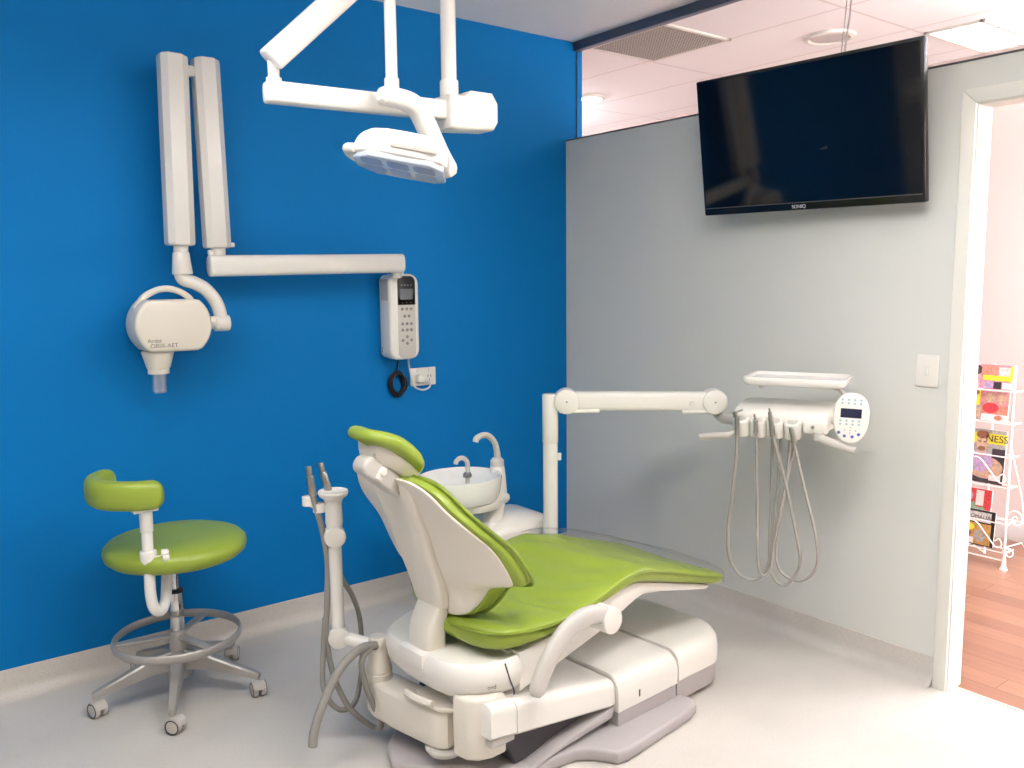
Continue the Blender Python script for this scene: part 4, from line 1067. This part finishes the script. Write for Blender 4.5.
# handles
b = new(); tube(b, spline([(-.175, -.10, .945), (-.195, -.13, .925), (-.22, -.14, .911), (-.26, -.137, .905), (-.325, -.13, .894)], 6), [.010]*12+[.0125]*13, 12); tpart('handle', b, M['greyplastic2'])
b = new(); tube(b, spline([(.08, -.09, .935), (.095, -.13, .930), (.125, -.14, .918), (.222, -.14, .891)], 6), [.012]*6+[.0155]*13, 12); cyl(b, (.10, -.135, .945), (.10, -.135, .915), .017, bev=.003); tpart('handle', b, M['greyplastic2'])
# handpiece hoses hang in loops and return under the head
def ramp(pts, y0, y1): return [(x, y0+(y1-y0)*max(0, (i-1))/(len(pts)-2), z) for i, (x, z) in enumerate(pts)]
h = [
 [(-.182, .965), (-.181, .915), (-.184, .84), (-.201, .667), (-.214, .55), (-.208, .435), (-.169, .372), (-.117, .361), (-.078, .398), (-.062, .495), (-.049, .685), (-.041, .94)],
 [(-.115, .968), (-.112, .919), (-.106, .678), (-.101, .451), (-.088, .388), (-.06, .412), (-.049, .535), (-.016, .762), (-.010, .94)],
 [(-.062, .985), (-.052, .92), (-.009, .763), (.039, .547), (.049, .455), (.019, .383), (-.015, .358), (-.052, .383), (-.068, .456), (-.07, .682), (-.073, .94)],
 [(.009, .955), (.018, .915), (.061, .734), (.104, .556), (.104, .445), (.054, .389), (.001, .391), (-.035, .424), (-.044, .498), (-.024, .687), (.016, .94)]]
for i, pp in enumerate(h):
    pts = [TP(q) for q in ramp(pp, -.155, -.06)]
    b = new(); tube(b, spline(pts, 7), .0062 if i in (0, 2) else .0052, 10); ho = obj('handpiece_hose', b, M['hose'], t)
    p = V3(pts[0]); q = V3(pts[1]); d = (p-q).normalized(); sx = TM.to_3x3() @ V3((1, 0, 0)); b = new()
    if i == 0:
        cyl(b, q, p+d*.015, .0085, .0095, seg=14, bev=.001); cyl(b, p+d*.012, p+d*.04-sx*.006, .007, seg=12, bev=.001); cyl(b, p+d*.034-sx*.004, p+d*.046+sx*.02, .0035, seg=8); cyl(b, p+d*.015-sx*.008, p+d*.036-sx*.014, .004, seg=8)
    elif i == 1:
        cyl(b, q+d*.012, p+d*.006, .0085, .0075, seg=14, bev=.001); cyl(b, p, p+d*.03-sx*.004, .0045, .0035, seg=12); cyl(b, p-sx*.009+d*.004, p+sx*.009+d*.006, .006, seg=10)
    elif i == 2:
        cyl(b, q, p+d*.008, .010, .0095, seg=14, bev=.001); cyl(b, p+d*.006, p+d*.026, .0075, .007, seg=12, bev=.001); cyl(b, p+d*.025, p+d*.038, .0035, seg=8)
    else:
        cyl(b, q-d*.01, p, .0090, .0080, seg=14, bev=.001); cyl(b, p-d*.002, p+d*.004, .006, seg=10)
    obj('coupling', b, M['steel'], ho, label='metal handpiece coupling')

# ------------------------------------------------------------------ magazine rack in the hall
t = thing('magazine_rack', 'white scrolled wire magazine rack standing in the hall by the doorway', 'magazine rack', (4.62, 2.0, 0))
RY0, RY1, XR = 1.850, 2.23, 4.55
def rod(b, pts, r=.006, n=8, cl=False): tube(b, pts, r, n, closed=cl)
for y in (RY0, RY1):
    b = new(); rod(b, [(XR, y, 0), (XR, y, .3), (XR, y, .7), (XR, y, 1.04)], .0065); lathe(b, [(0, 0), (.019, 0), (.011, .02), (.009, .06), (0, .06)], Matrix.Translation((XR, y, 0)), 14); obj('front_post', b, M['rack'], t)
    b = new(); rod(b, spline([(XR, y, .64), (XR+.10, y-.02, .38), (XR+.155, y-.03, .2), (XR+.19, y-.03, .12), (XR+.235, y-.03, .13), (XR+.235, y-.03, .18), (XR+.2, y-.03, .175)], 6), .0042); rod(b, [(XR, y, .115), (XR+.2, y, .10), (XR+.32, y, 0)], .0035)
    sgn = -1 if y == RY0 else 1
    rod(b, [(XR, y+sgn*(.045-.042*(1-k/30)*math.cos(k*.36)), .27+.05*(1-k/30)*math.sin(k*.36)) for k in range(26)], .0035)
    rod(b, [(XR, y+sgn*(.02-.03*(1-k/30)*math.cos(k*.36)), .09+.03*(1-k/30)*math.sin(k*.36)) for k in range(26)], .0035)
    obj('side_scroll', b, M['rack'], t)
for z in (.908, .745, .577, .42, .234, .086):
    b = new(); rod(b, [(XR-.004, RY0-.016, z), (XR-.004, RY1+.016, z)], .0035); rod(b, [(XR+.09, RY0, z-.004), (XR+.09, RY1, z-.004)], .004)
    for y in (RY0, (RY0+RY1)/2, RY1): rod(b, [(XR, y, z), (XR+.1, y, z-.003)], .004)
    obj('shelf_rail', b, M['rack'], t)
b = new(); rod(b, [(XR, RY0, .045), (XR, RY1, .045)], .004); obj('bottom_rail', b, M['rack'], t)
for z in (.43, .096):
    b = new()
    for s in (-1, 1):
        yc = (RY0+RY1)/2; rod(b, spline([(XR-.008, yc+s*.005, z+.13), (XR-.008, yc+s*.05, z+.125), (XR-.008, yc+s*.10, z+.07), (XR-.008, yc+s*.15, z+.015), (XR-.008, yc+s*.178, z+.03), (XR-.008, yc+s*.165, z+.06), (XR-.008, yc+s*.145, z+.045)], 6), .0035)
    obj('front_scroll', b, M['rack'], t)
b = new(); rod(b, [(XR+.13, 2.0, .02), (XR+.13, 2.0, 1.03)], .006); rod(b, [(XR+.13, 2.0, .025), (XR, 2.0, .09)], .004); obj('rear_post', b, M['rack'], t)

mm = {k: mat('print_'+k, v, .35, noise=.0 if k in ('white', 'dark', 'black', 'yellow') else .75, nscale=75, detail=5) for k, v in dict(pink='#D98A93', cream='#EBD9C8', mauve='#B79CC2', coral='#E08574', dark='#3A3238', red='#C73B42', yellow='#E8D83A', grey='#A7A19D', skin='#D9A78E', green='#7FA387', black='#1E1A1C', ochre='#B98F52', white='#F2EEEA', brown='#8A5A42', lilac='#C9B4CE').items()}
def magazine(x, z, y0, y1, h_, base, prints, label, texts=(), tilt=7):
    """magazine leaning back; prints: (s0,s1,t0,t1,colour) with s across left to right, t up; ellipses when 6th entry"""
    w = y1-y0
    m_ = facing((x, (y0+y1)/2, z), (0, -1, 0), (math.sin(math.radians(tilt)), 0, math.cos(math.radians(tilt))))
    tt = thing('magazine', label, 'magazine', (x, (y0+y1)/2, z), 0, 'magazines on the hall rack')
    b = new(); box(b, (-w/2, 0, -.007), (w/2, h_, 0), .0008, 1, m_); obj('cover', b, mm[base], tt)
    b = new(); box(b, (-w/2+.002, .002, -.0066), (w/2+.0006, h_+.0006, -.001), 0, 1, m_); obj('page_block', b, mm['white'], tt)
    used = []
    for k, p in enumerate(prints):
        if p[4] not in used: used.append(p[4])
    if prints:
        b = new()
        for k, p in enumerate(prints):
            xs0, xs1, ys0, ys1 = -w/2+p[0]*w, -w/2+p[1]*w, p[2]*h_, p[3]*h_
            zz = .0003+.00012*k
            if len(p) > 5:
                pts = [((xs0+xs1)/2+(xs1-xs0)/2*math.cos(2*PI*j/18), (ys0+ys1)/2+(ys1-ys0)/2*math.sin(2*PI*j/18)) for j in range(18)]
            else: pts = [(xs0, ys0), (xs1, ys0), (xs1, ys1), (xs0, ys1)]
            prism(b, pts, -.0002, zz, m_, 0, 1, used.index(p[4]))
        obj('cover_print', b, None, tt, mats=[mm[u] for u in used])
    for s, size, c, px, py in texts: text('title', s, size, mm[c], m_ @ Matrix.Translation((-w/2+px*w, py*h_, .0022)), tt, .0003)
magazine(4.572, .912, 1.872, 2.10, .125, 'pink', [(0, .3, 0, 1, 'lilac'), (.06, .3, .1, .9, 'skin', 1), (.12, .36, .55, .95, 'dark', 1), (.34, .7, .55, .95, 'coral'), (.38, .95, .35, .55, 'yellow'), (.7, .98, .55, .9, 'cream'), (.4, .6, .02, .3, 'mauve'), (.62, .78, .02, .3, 'dark'), (.8, 1, .02, .28, 'white'), (.94, 1, .3, .95, 'yellow')], 'pink gossip magazine on the top tier of the white rack')
magazine(4.572, .749, 1.885, 2.11, .155, 'coral', [(0, .42, 0, .46, 'grey'), (.2, .42, .05, .4, 'skin', 1), (.02, .38, .48, .98, 'yellow'), (.08, .32, .55, .95, 'skin', 1), (.1, .36, .8, 1, 'brown', 1), (.42, .98, .5, .98, 'pink'), (.5, .72, .55, .92, 'skin', 1), (.74, .95, .55, .92, 'skin', 1), (.45, .8, .25, .6, 'red', 1), (.44, 1, .0, .22, 'white'), (.72, .9, .03, .2, 'coral', 1)], 'coral and yellow magazine on the second tier of the white rack')
magazine(4.568, .425, 1.888, 2.115, .275, 'grey', [(0, 1, .74, .93, 'yellow'), (0, 1, .0, .30, 'dark'), (.72, 1, .3, .66, 'dark'), (.2, .98, .08, .5, 'skin', 1), (.22, .76, .2, .58, 'mauve', 1), (.43, .55, .5, .66, 'skin'), (.36, .62, .58, .91, 'skin', 1), (.35, .63, .82, .97, 'brown', 1), (.41, .57, .59, .68, 'brown', 1), (.40, .47, .755, .775, 'dark'), (.51, .58, .755, .775, 'dark'), (.7, .95, .06, .16, 'white')], 'grey magazine with yellow title and bare-armed man on the cover', [('NESS', .05, 'dark', .80, .835), ('FIT', .055, 'dark', .1, .835)], 6)
magazine(4.585, .238, 1.945, 2.10, .145, 'red', [(0, .5, .0, .5, 'green'), (.1, .4, .5, .9, 'mauve', 1), (.5, .75, .4, .95, 'white'), (.76, .96, .1, .9, 'red'), (.05, .8, .0, .35, 'green')], 'small red and green magazine leaning on the fourth tier of the rack')
magazine(4.565, .092, 1.915, 2.11, .185, 'black', [(.04, .9, .66, .94, 'cream'), (.04, .92, .03, .62, 'ochre'), (.1, .5, .38, .6, 'yellow', 1), (.05, .45, .2, .42, 'brown', 1), (.5, .8, .1, .45, 'grey', 1), (.7, .9, .3, .6, 'ochre', 1), (.0, .5, .03, .2, 'white')], 'black bordered travel magazine on the lowest tier of the rack', [('SOMALIA', .028, 'dark', .6, .8)], 6)

# ------------------------------------------------------------------ light and colour
w = bpy.data.worlds.new('world'); SC.world = w; w.use_nodes = True
w.node_tree.nodes['Background'].inputs[0].default_value = (1, .96, .95, 1); w.node_tree.nodes['Background'].inputs[1].default_value = WORLD
SC.view_settings.view_transform = 'Standard'; SC.view_settings.look = 'None'; SC.view_settings.gamma = 1; SC.view_settings.exposure = .06
SC.view_settings.use_curve_mapping = False
SC.cycles.use_denoising = True
SC.cycles.max_bounces = 10; SC.cycles.transparent_max_bounces = 12
SC.cycles.sample_clamp_indirect = 6
